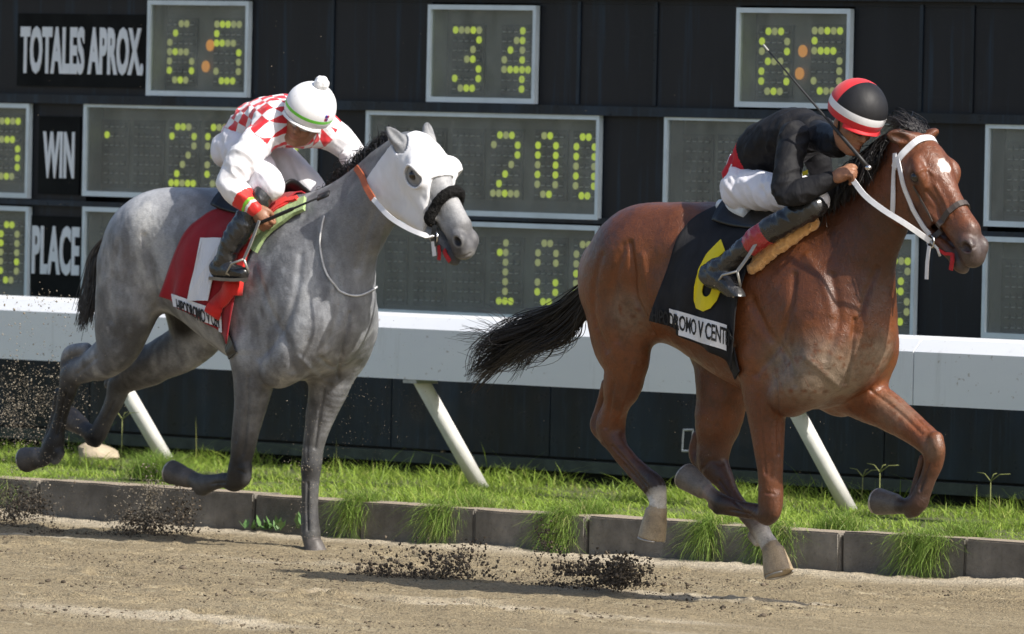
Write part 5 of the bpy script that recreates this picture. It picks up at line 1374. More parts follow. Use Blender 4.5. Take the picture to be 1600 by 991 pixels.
m = MB(); rein(m, [gh2+np.array([0, .05, 0]), J(600, 300, GY+.16), J(655, 345, GY+.15), gbit+GH.v*.16], .024, .006, (0, 1, .3)); m.build('rein', STRAP_W, gbr)
m = MB(); t0 = GH.p(.54, -.045, -.165)
m.ribbon([t0, t0+np.array([.02, -.01, -.02]), t0+np.array([.05, -.01, -.055])], [-GH.v]*3, .022, .006); m.ribbon([t0+np.array([-.03, -.01, .02]), t0+np.array([-.02, -.012, -.02]), t0+np.array([-.025, -.01, -.05])], [-GH.v]*3, .018, .006); m.build('tongue_tie', RED_T, gbr)
cord = []
for x, y in spline([(508, 338), (502, 365), (502, 392), (508, 420), (521, 444), (538, 458), (556, 462), (573, 457), (590, 446)], 5):
    h = sight(GB, x, y, .008)
    if h: cord.append(h[0])
m = MB(); m.tube(cord, .0048, 6); o = m.build('neck_cord', simple('white_cord', (.62, .62, .62), .6), None, True); tag(o, 'thin white cord looped across the grey horse\'s shoulder and chest', 'cord')
# ================================================================== JOCKEYS
def unit(a): a = np.asarray(a, float); return a/np.linalg.norm(a)
class Frame:
    def __init__(self, c, f, t):
        self.c = np.asarray(c, float); self.f = unit(f); t = np.asarray(t, float); self.t = unit(t-self.f*(t@self.f)); self.l = np.cross(self.t, self.f)
    def p(self, f, l, t): return self.c+self.f*f+self.l*l+self.t*t
    def r(self, f, l, t, rad, ra=1.0): return tuple(self.p(f, l, t))+(rad, ra)
    @property
    def axes(self): return (self.f, self.l, self.t)
    def local(self, V): d = np.asarray(V)-self.c; return d@self.f, d@self.l, d@self.t
def man_head(V, h):
    E = lambda c, r, k, sub=False: V.ell(h.p(*c), r, k=k, axes=h.axes, sub=sub)
    E((-.005, 0, .030), (.098, .076, .098), .02); E((.030, 0, -.045), (.068, .060, .080), .03); E((.072, 0, -.108), (.022, .026, .019), .02)
    for s in (-1, 1):
        V.tube([h.r(.0, .058*s, -.055, .022), h.r(.035, .048*s, -.095, .019), h.r(.07, .02*s, -.112, .016)], k=.02)
        E((.060, .042*s, -.030), (.028, .022, .022), .02)                      # cheekbone
        E((.092, .031*s, .004), (.016, .018, .012), .010, True)
        E((.083, .031*s, .003), (.014, .015, .012), .004)                     # eyeball
        V.tube([h.r(.094, .012*s, .018, .009), h.r(.088, .045*s, .018, .008)], k=.012)
        E((-.008, .078*s, -.018), (.020, .009, .032), .008)                   # ear
        E((.098, .012*s, -.034), (.013, .010, .010), .008)
    V.tube([h.r(.092, 0, .010, .009), h.r(.107, 0, -.015, .010), h.r(.114, 0, -.032, .012)], k=.012, lat=h.l)
    V.tube([h.r(.086, -.022, -.064, .006), h.r(.098, 0, -.062, .008), h.r(.086, .022, -.064, .006)], k=.006)
    V.tube([h.r(.084, -.020, -.078, .007), h.r(.096, 0, -.079, .009), h.r(.084, .020, -.078, .007)], k=.006)
    V.tube([h.r(.094, -.022, -.071, .003), h.r(.106, 0, -.071, .003), h.r(.094, .022, -.071, .003)], k=.003, sub=True)
def fist(V, w, d, n, side, sc=1.0):
    "closed hand: wrist w, direction d, back-of-hand normal n, side = +1/-1 puts the thumb along d x n"
    d = unit(d); n = np.asarray(n, float); n = unit(n-d*(n@d)); s = np.cross(d, n)*side
    q = lambda a, b, c, r, ra=1.0: tuple(w+(d*a+s*b+n*c)*sc)+(r*sc, ra)
    V.tube([q(-.03, 0, 0, .026), q(.01, 0, 0, .026), q(.05, 0, 0, .032, 1.0), q(.078, 0, -.002, .030)], k=.01, lat=n)
    V.ell(w+(d*.05)*sc, np.array([.045, .040, .021])*sc, k=.012, axes=(d, s, n))
    for i, L in enumerate((.95, 1.05, 1.0, .82)):
        b = .032-.0205*i
        V.tube([q(.06, b*.9, 0, .0105), q(.086, b, .006, .0105), q(.086+.024*L, b*1.02, -.008*L, .0095), q(.086+.018*L, b*1.0, -.033*L, .0090), q(.070, b*.95, -.044, .0080)], k=.005, n=4)
    V.tube([q(.015, .026, -.006, .015), q(.045, .044, -.014, .0125), q(.075, .042, -.030, .0110), q(.092, .026, -.040, .0090)], k=.008, n=4)
def paint_body(V, parts):
    C = np.tile(np.array([.16, .07, .038]), (len(V), 1)); return C
SKIN = mat_coat('skin', .45, .10, .12, .4, .3)
def lathe(m, h, prof, n=40, mat=lambda a, i: 0, ref=(0, 0, 0)):
    "surface of revolution round h.t: prof rows (radius front-back, radius sideways, height, forward shift)"
    v = []; L = len(prof)
    for ra, rb, z, sh in prof:
        for j in range(n):
            a = 2*math.pi*j/n; v.append(h.p(ra*math.cos(a)+sh, rb*math.sin(a), z))
    o = len(m.v); m.v += [tuple(map(float, p)) for p in v]
    for i in range(L-1):
        for j in range(n):
            m.f.append((o+i*n+j, o+i*n+(j+1) % n, o+(i+1)*n+(j+1) % n, o+(i+1)*n+j)); m.m.append(mat(2*math.pi*(j+.5)/n, i))
def helmet_profile(R=(.142, .124, .132), z0=.050, bottom=-.035, steps=14):
    out = []
    a1 = math.asin(max(-1, (bottom)/R[2]))
    for k in range(steps+1):
        a = a1+(math.pi/2-.02-a1)*k/steps; out.append((R[0]*math.cos(a), R[1]*math.cos(a), z0+R[2]*math.sin(a), -.004))
    return out
def peak(m, h, z, mi, R=(.142, .124), ext=.05, drop=.022):
    rows = []
    for k in range(5):
        t = k/4; rows.append([h.p((R[0]+ext*t)*math.cos(a)*1.0-.004, (R[1]+ext*.25*t)*math.sin(a), z-drop*t-.012*t*abs(math.sin(a))) for a in np.linspace(-1.05, 1.05, 19)])
    V, F = grid_cloth(np.array(rows), .006); m.add(V, F, mi)
def goggles(h, root, lens, strap, zz=.004):
    m = MB(); P = []; N = []
    for a in np.linspace(.75, 2*math.pi-.75, 40):
        P.append(h.p(.100*math.cos(a)-.004, .082*math.sin(a), zz+.004)); N.append(h.f*math.cos(a)+h.l*math.sin(a))
    m.ribbon(P, N, .022, .004); g = m.build('goggles', strap, root)
    m = MB(); V = []
    for i in range(13):
        for j in range(6):
            a = -.85+1.7*i/12; t = -1+2*j/5; k = 1-.25*abs(a)**2; V.append(h.p(.112*math.cos(a)*(1-.06*t*t)-.002, .080*math.sin(a)*1.05, zz+t*.026*k))
    V, F = grid_cloth(np.array(V).reshape(13, 6, 3), .006); m.add(V, F); m.build('lens', lens, g, True)
def wrinkle(V, N, dirs, amp, sc, seed):
    "cloth creases: noise stretched along a direction"
    d = unit(dirs); q = V-np.outer(V@d, d)*.72
    w = fbm(q, sc, seed, 3)-.5; r = 1-np.abs(vnoise(q, sc*1.3, seed+5)*2-1)
    return V+N*((w*amp+(r-.5)*amp*.6))[:, None]
def garment(vol, name, mat, parent, crease=None, sm=2, pre=None):
    V, F = vol.mesh(sm); N = normals(V, F)
    if crease: V = wrinkle(V, N, *crease)
    me = mesh_from(name, V, F)
    if pre: pre(me, V)
    return link(name, me, parent, mat), V, F

# ------------------------------------------------------------------ rider of the bay
ry = BY
HB_ = Frame(J(1333, 190, ry-.13), (math.cos(.50), -.18, -math.sin(.50)), (math.sin(.50), 0, math.cos(.50)))
rb = empty('person', tuple(J(1180, 300, ry))); tag(rb, 'jockey in black and red silks with red and black cap, crouched over the bay', 'person')
sh_n = J(1240, 212, ry-.20, 24); el_n = J(1229, 304, ry-.33, 20); wr_n = J(1300, 280, ry-.215, 12)
sh_f = J(1262, 205, ry+.17, 23); el_f = J(1290, 300, ry+.26, 17); wr_f = J(1338, 268, ry+.10, 11)
hip = J(1172, 292, ry, 34); knee_n = J(1278, 313, ry-.205, 16); ank_n = J(1123, 420, ry-.34, 13)
hipn = J(1168, 296, ry-.09, 30); hipf = J(1195, 296, ry+.09, 30); knee_f = J(1335, 318, ry+.235, 19); ank_f = J(1195, 425, ry+.34, 13)
def dil(rows, d): return [tuple(r[:3])+(max(r[3]+d, .004),)+tuple(r[4:]) for r in rows]
torso = [J(1166, 278, ry, 33, 1.20), J(1185, 250, ry, 37, 1.2), J(1215, 226, ry, 40, 1.25), J(1248, 212, ry, 38, 1.32), J(1270, 208, ry, 30, 1.3)]
armn = [sh_n, J(1233, 258, ry-.28, 22), el_n, J(1262, 296, ry-.285, 18), wr_n]; armf = [sh_f, J(1280, 255, ry+.235, 19), el_f, J(1315, 290, ry+.18, 14), wr_f]
thn = [hipn, J(1225, 303, ry-.15, 26), knee_n]; thf = [hipf, J(1265, 305, ry+.17, 27), knee_f]
shn = [J(1274, 323, ry-.235, 17), J(1235, 342, ry-.265, 19), J(1185, 372, ry-.31, 18), J(1140, 408, ry-.335, 13), ank_n]
shf = [knee_f, J(1290, 345, ry+.27, 20), J(1240, 378, ry+.31, 18), ank_f]
def body_volume(lo, hi, head, torso, neck, limbs, hands, hh=.006):
    V = Vol(lo, hi, hh)
    V.tube(dil(torso, -.014), k=.03, n=6); V.tube(neck, k=.02)
    for L in limbs: V.tube(dil(L, -.010), k=.025, n=5)
    man_head(V, head)
    for a in hands: fist(V, *a)
    return V
neckB = [tuple(J(1268, 205, ry-.04))+(.060,), tuple(HB_.p(-.025, 0, -.11))+(.054,), tuple(HB_.p(-.02, 0, -.04))+(.056,)]
lo = np.array([1.30, ry-.48, 1.36]); hi = np.array([2.45, ry+.48, 2.45])
hn_d = (J(1330, 266, ry-.195)-np.array(wr_n[:3]))
footn = [ank_n, J(1108, 429, ry-.345, 14.5), J(1132, 441, ry-.345, 14.5), J(1154, 464, ry-.345, 9)]; footf = [ank_f, J(1185, 438, ry+.345, 10), J(1228, 465, ry+.345, 7)]
VB = body_volume(lo, hi, HB_, torso, neckB, [armn, armf, thn, thf, shn, shf, footn, footf],
                 [(np.array(wr_n[:3]), hn_d, (-.1, -.75, .65), -1, 1.0), (np.array(wr_f[:3]), J(1352, 262, ry+.05)-np.array(wr_f[:3]), (-.1, .75, .65), 1, 1.0)])
v, f = VB.mesh(2); me = mesh_from('body', v, f)
C = np.tile(np.array([.30, .145, .085]), (len(v), 1)); u, l, t = HB_.local(v); hd = (np.abs(u) < .14) & (np.abs(l) < .11) & (t > -.14) & (t < .15)
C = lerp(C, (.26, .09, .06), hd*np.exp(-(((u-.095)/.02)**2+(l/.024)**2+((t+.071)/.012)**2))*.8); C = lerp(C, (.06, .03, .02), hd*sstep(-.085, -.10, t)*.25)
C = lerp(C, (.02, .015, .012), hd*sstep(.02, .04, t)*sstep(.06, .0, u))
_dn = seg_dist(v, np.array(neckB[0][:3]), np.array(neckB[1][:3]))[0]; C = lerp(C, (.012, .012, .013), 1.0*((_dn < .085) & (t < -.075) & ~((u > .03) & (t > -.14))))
color_attr(me, C); body = link('body', me, rb, SKIN)
# silks
SILK = Mat('black_red_silks'); _a = SILK.attr('reg', 'Fac'); _n = SILK.noise(13, 4, .6, (1, 1, .5), .6)
_blk = SILK.ramp(_n, [(.3, (.008, .008, .010)), (.7, (.014, .014, .016))]); _c = SILK.mix(SILK.ramp(_a, [(.495, (0, 0, 0)), (.505, (1, 1, 1))]), _blk, (.50, .018, .030))
SILK.base(_c); SILK.set(Roughness=.68, Specular_IOR_Level=.22); SILK.bump(_n, .5, .02); SILK = SILK.m
VJ = Vol(lo, hi, .006)
VJ.tube(torso, k=.03, n=6); VJ.tube([tuple(J(1268, 205, ry-.04))+(.070,), tuple(HB_.p(-.045, 0, -.145))+(.058,)], k=.03)
for L in (armn, armf): VJ.tube(L, k=.035, n=6)
VJ.tube([J(1200, 232, ry, 40), J(1240, 208, ry, 36)], k=.05)
tA = np.array([q[:3] for q in torso])
def hem_reg(me, V):
    d = np.full(len(V), 9.); tt = np.zeros(len(V))
    for i in range(len(tA)-1):
        q, t = seg_dist(V, tA[i], tA[i+1]); m_ = q < d; d[m_] = q[m_]; tt[m_] = i+t[m_]
    ax = unit(tA[-1]-tA[0]); s = (V-tA[0])@ax
    nor = np.cross(ax, [0, 1, 0]); bk = (V-tA[0])@unit(nor)
    da = np.minimum(*[np.min([seg_dist(V, np.array(L[i][:3]), np.array(L[i+1][:3]))[0] for i in range(1, 4)], 0) for L in (armn, armf)])
    arm = da < .095
    belly = sstep(.075, .085, (V-tA[0])@(-unit(nor))*np.sign(nor[2]))   # lower edge of the jacket front
    reg = np.where((s < .105) & ~arm, 1.0, 0.0)
    low = (-((V-tA[0])@unit(nor))*np.sign(nor[2]) > .088) & ~arm & (s < .26)
    reg = np.where(low, 1.0, reg)
    pip = (np.abs(V[:, 1]-ry-.10) < .012) & (((V-tA[0])@unit(nor))*np.sign(nor[2]) > .05) & ~arm & (s < .40)
    reg = np.where(pip, 1.0, reg)
    a = me.attributes.new('reg', 'FLOAT', 'POINT'); a.data.foreach_set('value', reg.astype(np.float32))
# hem: cut the jacket short of the seat
_X, _Yy, _Z = np.meshgrid(*[VJ.lo[k]+VJ.h*np.arange(VJ.n[k]) for k in range(3)], indexing='ij')
_ax = unit(tA[-1]-tA[0]); _s = (_X-tA[0][0])*_ax[0]+(_Yy-tA[0][1])*_ax[1]+(_Z-tA[0][2])*_ax[2]
_da = np.full(_X.shape, 9.)
jac, jv, jf = garment(VJ, 'jacket', SILK, rb, ((.2, .9, .3), .020, 17., 3), 2, hem_reg)
# breeches
VP = Vol(lo, hi, .006); VP.tube(dil([J(1160, 292, ry, 30, 1.2), J(1168, 280, ry, 32, 1.25)], .002), k=.03)
for L, s in ((thn, -1), (thf, 1)): VP.tube(dil([J(1158, 296, ry+.10*s, 29)]+list(L), .004), k=.04, n=6)
WHITE_P = mat_cloth('white_breeches', (.74, .73, .78), .6, .3, .05, 18.)
br, _, _ = garment(VP, 'breeches', WHITE_P, rb, ((.55, .35, -.75), .020, 20., 9))
m = MB(); m.ribbon([J(1142, 262, ry-.12), J(1137, 252, ry-.07), J(1140, 246, ry)], [(-.7, -.7, .3)]*3, .03, .004); m.build('shirt_tail', WHITE_P, rb)
# boots
BOOT = Mat('boot_leather'); _n = BOOT.noise(8, 5, .6, (1, 1, .6), 1.); _r = BOOT.attr('reg', 'Fac'); _c = BOOT.mix(BOOT.ramp(_r, [(.49, (0, 0, 0)), (.51, (1, 1, 1))]), BOOT.ramp(_n, [(.3, (.008, .008, .009)), (.75, (.035, .035, .036))]), (.34, .024, .030))
BOOT.base(_c); BOOT.set(Roughness=BOOT.ramp(_n, [(.3, (.15, .15, .15)), (.7, (.36, .36, .36))]), Specular_IOR_Level=.75); BOOT.bump(_n, .6, .014); BOOT = BOOT.m
def boot(shin, foot, Yv, parent, cuff=None, mat=None, lo=lo, hi=hi):
    V = Vol(lo, hi, .005); V.tube(dil(shin, .003), k=.02, n=6); V.tube(dil(foot, .004), k=.025, n=5)
    a = foot[0]; b = foot[-1]
    def reg(me, P):
        A, B = np.array(shin[0][:3]), np.array(shin[-1][:3]); s = (P-A)@(B-A)/((B-A)@(B-A)); r = np.zeros(len(P))
        if cuff: r = ((s > cuff[0]) & (s < cuff[1])).astype(float)
        q = me.attributes.new('reg', 'FLOAT', 'POINT'); q.data.foreach_set('value', r.astype(np.float32))
    return garment(V, 'boot', mat or BOOT, parent, ((.5, .2, -.6), .012, 24., 21), 2, reg)[0]
bo = boot(shn, footn, ry, rb, (.46, .66)); boot(shf, footf, ry, rb, (.46, .66))
# stirrups belong to the saddle
def stirrup(parent, leather, toe, sz=.06):
    P = spline(leather, 6); m = MB(); m.ribbon(list(P), [np.array([0, -1, .2])]*len(P), .016, .005); m.build('stirrup_leather', simple('grey_leather', (.30, .29, .27), .6), parent)
    c = np.asarray(toe); u = unit(np.asarray(leather[-1])-c); w = unit(np.cross(u, [.7, -.7, 0])); L = np.linalg.norm(np.asarray(leather[-1])-c)
    m = MB(); m.tube([np.asarray(leather[-1]), c+u*L*.55+w*.045, c+w*.05, c-w*.05, c+u*L*.55-w*.045, np.asarray(leather[-1])], .006, 8); m.build('stirrup_iron', simple('dull_steel', (.42, .41, .38), .4, metal=.8), parent, True)
stirrup(bsad, [J(1186, 372, ry-.34), J(1168, 402, ry-.37), J(1152, 424, ry-.38)], J(1132, 455, ry-.35))
# cap: black front, red back, white band, red peak
CAP_R = mat_cloth('red_cap', (.58, .022, .030), .55, .15, .08); CAP_K = mat_cloth('black_cap', (.013, .013, .015), .55, .2, .3); CAP_W = mat_cloth('white_band', (.74, .74, .76), .55, .1, .05); CAP_B = mat_cloth('blue_band', (.04, .05, .25), .6)
def capmat(a, i):
    d = math.degrees(a) % 360; d = d-360 if d > 180 else d
    if i < 2: return 0
    if i < 4: return 2
    if abs(d) < 3: return 0
    return 1 if abs(d) < 88 else 0
m = MB(); pr = helmet_profile((.143, .128, .132), .062, -.048, 15); lathe(m, HB_, pr, 60, capmat); peak(m, HB_, .016, 0, (.136, .120), .012, .008)
cap = m.build('cap', [CAP_R, CAP_K, CAP_W], rb, True)
goggles(HB_, rb, simple('dark_lens', (.010, .010, .012), .12, .1), simple('goggle_strap', (.02, .02, .022), .6), .006)
m = MB(); m.tube([HB_.p(.0, -.080, .01), HB_.p(.02, -.070, -.06), HB_.p(.055, -.035, -.118)], .006, 6); m.build('chin_strap', simple('black_webbing', (.015, .015, .015), .7), rb, True)
m = MB()
for s_, n_ in ((0, 0),): m.ribbon([J(1254, 272, ry-.165), J(1262, 269, ry-.16)], [(-.3, -.9, .3)]*2, .022, .004)
m.build('yellow_tag', YEL, rb)
# whip in the near hand
wa = J(1357, 262, ry-.20); wb = J(1196, 74, ry-.34); m = MB(); m.tube([wa+(wb-wa)*t for t in (0, .1, .32, .36, .7, 1.0)], [.010, .0095, .0085, .006, .0048, .0035], 8); w_ = m.build('whip', simple('whip_black', (.012, .012, .013), .5, .3, 80.), None, True)
tag(w_, 'long black whip raised past the red and black cap', 'whip')
m = MB(); m.ball(wa, (.016, .016, .013), 8); m.build('knob', STEEL, w_, True)
m = MB(); m.tube([wb+(wa-wb)*.03, wb-(wa-wb)*.02], [.0045, .0055], 6); m.build('tip', simple('whip_tip', (.35, .35, .33), .6), w_, True)

# ------------------------------------------------------------------ rider of the grey
ry = GY
cdir = np.array([math.sin(TH), -math.cos(TH), 0]); rdir = np.array([math.cos(TH), math.sin(TH), 0])
img = lambda r, u, c: rdir*r+np.array([0, 0, 1.0])*u+cdir*c
HG_ = Frame(J(477, 185, ry-.05), img(-.26, -.30, .88), img(.38, .84, .38))
rg = empty('person', tuple(J(380, 260, ry))); tag(rg, 'jockey in red and white diamond silks and white cap on the grey', 'person')
torso2 = [J(374, 228, ry, 33, 1.2), J(392, 208, ry, 37, 1.2), J(418, 192, ry, 40, 1.25), J(448, 188, ry, 38, 1.3), J(466, 192, ry, 30, 1.3)]
sh_n = J(412, 212, ry-.19, 24); el_n = J(361, 284, ry-.34, 19); wr_n = J(399, 326, ry-.31, 11)
sh_f = J(512, 205, ry+.19, 24); el_f = J(548, 240, ry+.29, 18); wr_f = J(556, 262, ry+.10, 11)
hipn = J(376, 236, ry-.09, 30); hipf = J(412, 238, ry+.09, 30); knee_n = J(422, 292, ry-.215, 19); knee_f = J(492, 302, ry+.235, 20)
ank_n = J(352, 408, ry-.35, 13); ank_f = J(440, 405, ry+.35, 13)
armn2 = [sh_n, J(384, 245, ry-.275, 24), el_n, J(378, 306, ry-.33, 17), wr_n]; armf2 = [sh_f, J(534, 222, ry+.25, 21), el_f, wr_f]
thn2 = [hipn, J(402, 268, ry-.17, 27), knee_n]; thf2 = [hipf, J(455, 272, ry+.17, 29), knee_f, J(488, 322, ry+.25, 17)]
shn2 = [J(410, 306, ry-.25, 16), J(392, 335, ry-.285, 18.5), J(368, 370, ry-.33, 18), J(355, 396, ry-.35, 14), ank_n]; shf2 = [knee_f, J(465, 355, ry+.31, 19), ank_f]
footn2 = [ank_n, J(340, 420, ry-.36, 11), J(362, 424, ry-.36, 10.5), J(380, 427, ry-.36, 8)]; footf2 = [ank_f, J(430, 420, ry+.36, 10), J(470, 425, ry+.36, 8)]
lo2 = np.array([-3.75, ry-.52, 1.20]); hi2 = np.array([-2.40, ry+.50, 2.42])
neckG = [tuple(J(462, 190, ry))+(.060,), tuple(HG_.p(-.04, 0, -.09))+(.054,), tuple(HG_.p(-.02, 0, -.02))+(.056,)]
VB = body_volume(lo2, hi2, HG_, torso2, neckG, [armn2, armf2, thn2, thf2, shn2, shf2, footn2, footf2],
                 [(np.array(wr_n[:3]), J(411, 344, ry-.29)-np.array(wr_n[:3]), img(-.5, .1, .85), -1, 1.0), (np.array(wr_f[:3]), J(566, 270, ry+.04)-np.array(wr_f[:3]), (-.1, .5, .85), 1, 1.0)])
v, f = VB.mesh(2); me = mesh_from('body', v, f); C = np.tile(np.array([.27, .125, .070]), (len(v), 1)); u, l, t = HG_.local(v); hd = (np.abs(u) < .14) & (np.abs(l) < .11) & (t > -.14) & (t < .15)
C = lerp(C, (.24, .08, .055), hd*np.exp(-(((u-.095)/.02)**2+(l/.024)**2+((t+.071)/.012)**2))*.8); color_attr(me, C); link('body', me, rg, SKIN)
SD = Mat('diamond_silks'); _p = SD.attr('pat', 'Vector'); _sx = SD.n('ShaderNodeSeparateXYZ'); SD.l.new(_p, _sx.inputs[0])
_n = SD.noise(13, 4, .6, (1, 1, .5), .6)
def frac_sq(val):
    return SD.math('GREATER_THAN', SD.math('FRACT', val), .5)
_a = SD.math('ADD', _sx.outputs[0], _sx.outputs[1]); _b = SD.math('SUBTRACT', _sx.outputs[0], _sx.outputs[1])
_x = SD.math('ABSOLUTE', SD.math('SUBTRACT', frac_sq(_a), frac_sq(_b))); _m = SD.math('MULTIPLY', _x, SD.math('LESS_THAN', _sx.outputs[2], .5))
_c = SD.mix(_m, SD.ramp(_n, [(.3, (.74, .73, .75)), (.7, (.80, .79, .81))]), (.62, .020, .030))
_c = SD.mix(SD.math('MULTIPLY', SD.math('GREATER_THAN', _sx.outputs[2], 1.5), SD.math('LESS_THAN', _sx.outputs[2], 2.5)), _c, (.66, .028, .022))
_c = SD.mix(SD.math('MULTIPLY', SD.math('GREATER_THAN', _sx.outputs[2], 2.5), SD.math('LESS_THAN', _sx.outputs[2], 3.5)), _c, (.22, .62, .05))
SD.base(_c); SD.set(Roughness=.5, Specular_IOR_Level=.4, Sheen_Weight=.2); SD.bump(_n, .3, .014); SDm = SD.m
VJ = Vol(lo2, hi2, .006); VJ.tube(torso2, k=.03, n=6); VJ.tube([tuple(J(462, 192, ry))+(.072,), tuple(HG_.p(-.05, 0, -.09))+(.066,)], k=.03)
for L in (armn2, armf2): VJ.tube(dil(L, .003), k=.045, n=6)
VJ.tube([J(430, 195, ry-.10, 34), J(490, 195, ry+.10, 34)], k=.05)
def silks_pat(me, V):
    A = np.array(torso2[0][:3]); B = np.array(torso2[-1][:3]); ax = unit(B-A); e1 = np.array([0, 1., 0]); e2 = np.cross(ax, e1); d = V-A
    s = d@ax; ang = np.arctan2(d@e1, d@e2); pat = np.stack([ang*.17/.132, s/.178, np.zeros(len(V))], 1)
    def par(L):
        best = np.full(len(V), 9.); tt = np.zeros(len(V))
        for i in range(len(L)-1):
            q, t = seg_dist(V, np.array(L[i][:3]), np.array(L[i+1][:3])); k = q < best; best[k] = q[k]; tt[k] = i+t[k]
        return best, tt
    dn, tn = par(armn2); df, tf = par(armf2); dt = np.linalg.norm(d-np.outer(s, ax), axis=1)
    arm = ((dn < .105) & (tn > .30)) | ((df < .10) & (tf > .25)); pat[arm, 2] = 1
    k = (dn < .10) & (tn > 3.02); pat[k, 2] = 2; k = (dn < .10) & (tn > 3.56); pat[k, 2] = 3; k = (dn < .10) & (tn > 3.72); pat[k, 2] = 1; k = (dn < .1) & (tn > 3.86); pat[k, 2] = 2
    vec_attr(me, pat)
garment(VJ, 'jacket', SDm, rg, ((.3, .6, -.6), .022, 16., 33), 2, silks_pat)
VP = Vol(lo2, hi2, .006); VP.tube(dil([J(370, 228, ry, 26, 1.2), J(380, 220, ry, 30, 1.25), J(392, 208, ry, 32, 1.25)], .002), k=.03)
for L, s in ((thn2, -1), (thf2, 1)): VP.tube(dil([J(370+12*s, 234, ry+.09*s, 26)]+list(L), .005), k=.04, n=6)
garment(VP, 'breeches', WHITE_P, rg, ((.35, .35, -.85), .022, 18., 43))
boot(shn2, footn2, ry, rg, None, None, lo2, hi2); boot(shf2, footf2, ry, rg, None, None, lo2, hi2)
m = MB(); V_, F_ = grid_cloth(np.array([[J(x, y, ry-.36+dz*.07-.035)+np.array([0, 0, 0]) for dz in (0, 1)] for x, y in ((326, 432), (345, 434), (365, 435), (387, 434))]), .016); m.add(V_, F_); m.build('boot_sole', simple('dusty_sole', (.22, .19, .15), .9), rg)
stirrup(gsad, [J(405, 345, ry-.37), J(392, 380, ry-.385), J(381, 405, ry-.39)], J(368, 434, ry-.37))
m = MB(); W_ = mat_cloth('white_cap', (.78, .78, .79), .5, .12, .03); GRN = mat_cloth('green_band', (.16, .62, .05), .55, .1, .08)
lathe(m, HG_, helmet_profile((.140, .126, .128), .062, -.046, 15), 60, lambda a, i: 1 if i == 2 else 0); peak(m, HG_, .016, 0, (.136, .120), .010, .006)
cap = m.build('cap', [W_, GRN], rg, True)
pv = Vol(HG_.p(0, 0, .20)-.06, HG_.p(0, 0, .20)+.06, .004); pv.ell(HG_.p(0, 0, .205), .037, k=0); v, f = pv.mesh(1); v = v+normals(v, f)*((fbm(v, 60., 3, 2)-.5)*.010)[:, None]
link('pompom', mesh_from('pompom', v, f), cap, W_)
m = MB()
for k, (mi, du) in enumerate(((0, 0.), (1, .018), (1, .0), (0, .018))):
    a = .95+du*3; z = .075+.018*(k//2); p = HG_.p(.128*math.cos(a)*.98, .128*math.sin(a)*.98, z); n_ = unit(HG_.f*math.cos(a)+HG_.l*math.sin(a)+HG_.t*.2)
    m.ribbon([p-HG_.t*.007, p+HG_.t*.007], [n_]*2, .014, .006, mi)
m.build('badge', [simple('badge_red', (.5, .02, .03), .5), simple('badge_blue', (.03, .05, .35), .5)], cap)
goggles(HG_, rg, simple('grey_lens', (.30, .30, .29), .10, .2), simple('goggle_strap', (.45, .45, .45), .6), .002)
wa = J(398, 352, ry-.335); wb = J(514, 302, ry-.27); m = MB(); m.tube([wa+(wb-wa)*t for t in (0, .3, .5, .54, .85)], [.009, .010, .010, .006, .005], 8); m.ribbon([wa+(wb-wa)*.85, wb], [(0, -.8, .6)]*2, .035, .008)
w_ = m.build('whip', simple('whip_black', (.012, .012, .013), .5, .3, 80.), None, True); tag(w_, 'short black whip held low beside the grey horse\'s withers', 'whip')
# ================================================================== DIRT IN THE AIR
def spray(name, label, blobs, mat, seed=0):
    "blobs: (photo px, py, spread px x, spread px y, plane Y, spread Y, count, radius in photo px lo, hi)"
    P = []; R = []
    for px, py, sx, sy, Y, sY, n, r0, r1 in blobs:
        k = 0; n = int(n*2.3)
        while k < n:
            x = px+NR.normal(0, sx); y = py+NR.normal(0, sy)
            if vnoise(np.array([[x*.045, y*.06, seed+.5]]), 1.0, seed)[0] < .36 and NR.random() < .8: continue
            p = atY(x, y, Y+NR.normal(0, sY)); k += 1
            if p[2] < .0: p[2] = abs(p[2])*.3
            P.append(p); R.append((r0+(r1-r0)*NR.random()**2.6)*.52/340)
    return tag(bits(name, np.array(P), np.array(R), mat, 1.0), label, 'flying dirt', None, 'stuff')
Y = GY
spray('flying_dirt', 'dark dirt flung up low between the two horses\' hooves', [(590, 888, 28, 10, .05, .12, 170, 1.2, 6.5), (690, 884, 38, 12, .08, .12, 300, 1.2, 7), (730, 865, 18, 12, .1, .12, 90, 1.2, 5), (640, 865, 45, 12, .1, .15, 70, 1.5, 6), (660, 899, 60, 3.5, 0, .08, 260, 1.2, 4.5)], DARK_DIRT, 1)
spray('flying_dirt', 'dense dark clump of dirt flying behind the bay\'s hind hoof', [(935, 897, 30, 12, .05, .12, 700, 1.2, 6), (975, 893, 20, 13, .05, .12, 480, 1.2, 6), (872, 885, 22, 16, .08, .12, 240, 1.0, 4.5), (850, 840, 9, 12, .1, .1, 80, 1.2, 4.5), (930, 912, 45, 3, 0, .06, 320, 1.2, 4)], DARK_DIRT, 2)
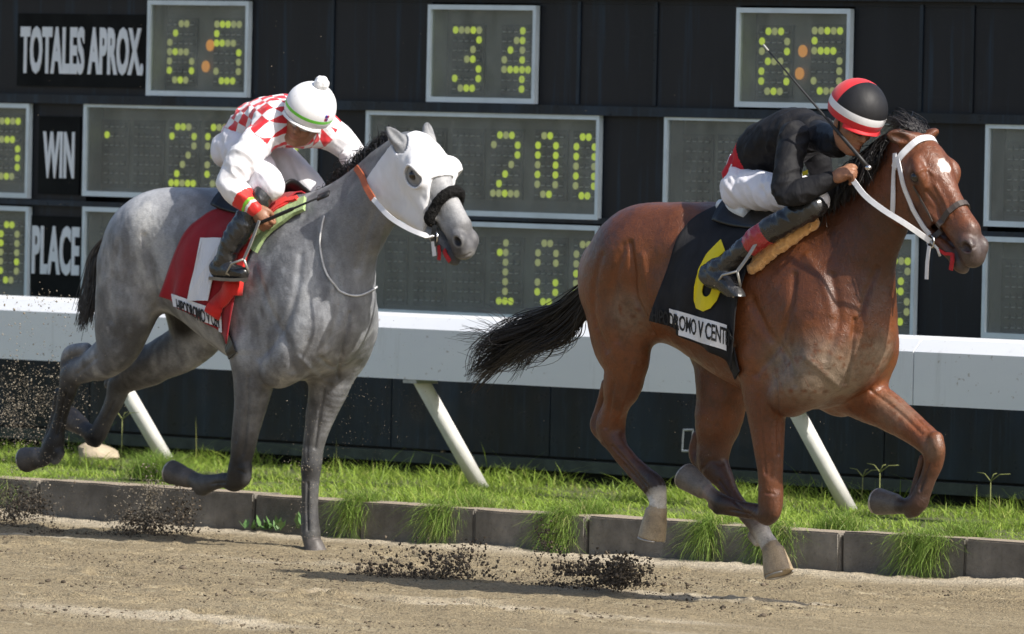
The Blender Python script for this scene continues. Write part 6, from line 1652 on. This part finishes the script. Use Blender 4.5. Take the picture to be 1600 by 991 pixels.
spray('flying_dirt', 'dark and tan dirt thrown up under the grey\'s folded foreleg', [(225, 818, 22, 12, Y+.1, .12, 520, 1.0, 5), (285, 800, 12, 20, Y+.1, .12, 260, 1.0, 4.5), (235, 832, 36, 4, Y, .08, 200, 1.2, 4.5)], DARK_DIRT, 3)
spray('flying_dirt', 'column of pale dirt rising beside the round grass tuft', [(230, 770, 16, 20, Y+.2, .12, 420, .8, 3.2), (220, 800, 22, 18, Y+.2, .12, 320, .8, 3.5), (285, 800, 14, 22, Y+.1, .1, 150, .8, 3.2), (205, 815, 30, 12, Y+.1, .12, 200, .8, 3.4)], TAN_DIRT, 4)
spray('flying_dirt', 'dirt cloud at the left edge below the grey\'s hind hoof', [(45, 790, 24, 18, Y+.1, .15, 520, 1.0, 4.2), (15, 805, 14, 12, Y+.1, .15, 260, 1.0, 4.5), (60, 832, 120, 3, Y-.05, .08, 320, 1.2, 4.0)], DARK_DIRT, 5)
spray('flying_dirt', 'tan specks of dirt scattered over the grey\'s hind hooves', [(45, 785, 30, 24, Y+.1, .15, 420, .8, 3.0), (65, 710, 22, 12, Y-.12, .10, 60, .8, 3)], TAN_DIRT, 6)
spray('flying_dirt', 'spray of tan dirt specks in the air at the left edge', [(50, 625, 42, 38, Y+.1, .3, 900, .8, 3.2), (20, 660, 28, 22, Y+.1, .3, 380, .8, 3.2), (110, 610, 26, 32, Y+.0, .25, 260, .7, 2.6), (90, 510, 55, 26, Y+.2, .3, 110, .7, 3.0), (60, 470, 30, 12, Y+.2, .3, 24, 1.2, 4.5)], TAN_DIRT, 7)
spray('flying_dirt', 'fine pale specks of sand in the air round both horses', [(540, 640, 60, 60, Y-.2, .4, 150, .5, 1.5), (480, 760, 22, 50, Y-.05, .06, 130, .7, 2.2), (600, 560, 120, 60, Y-.2, .4, 60, .5, 1.3), (300, 250, 260, 130, Y-.2, .4, 120, .5, 1.3), (1150, 640, 160, 60, .2, .3, 70, .5, 1.3), (450, 120, 120, 60, Y-.2, .4, 30, .5, 1.2)], TAN_DIRT, 8)
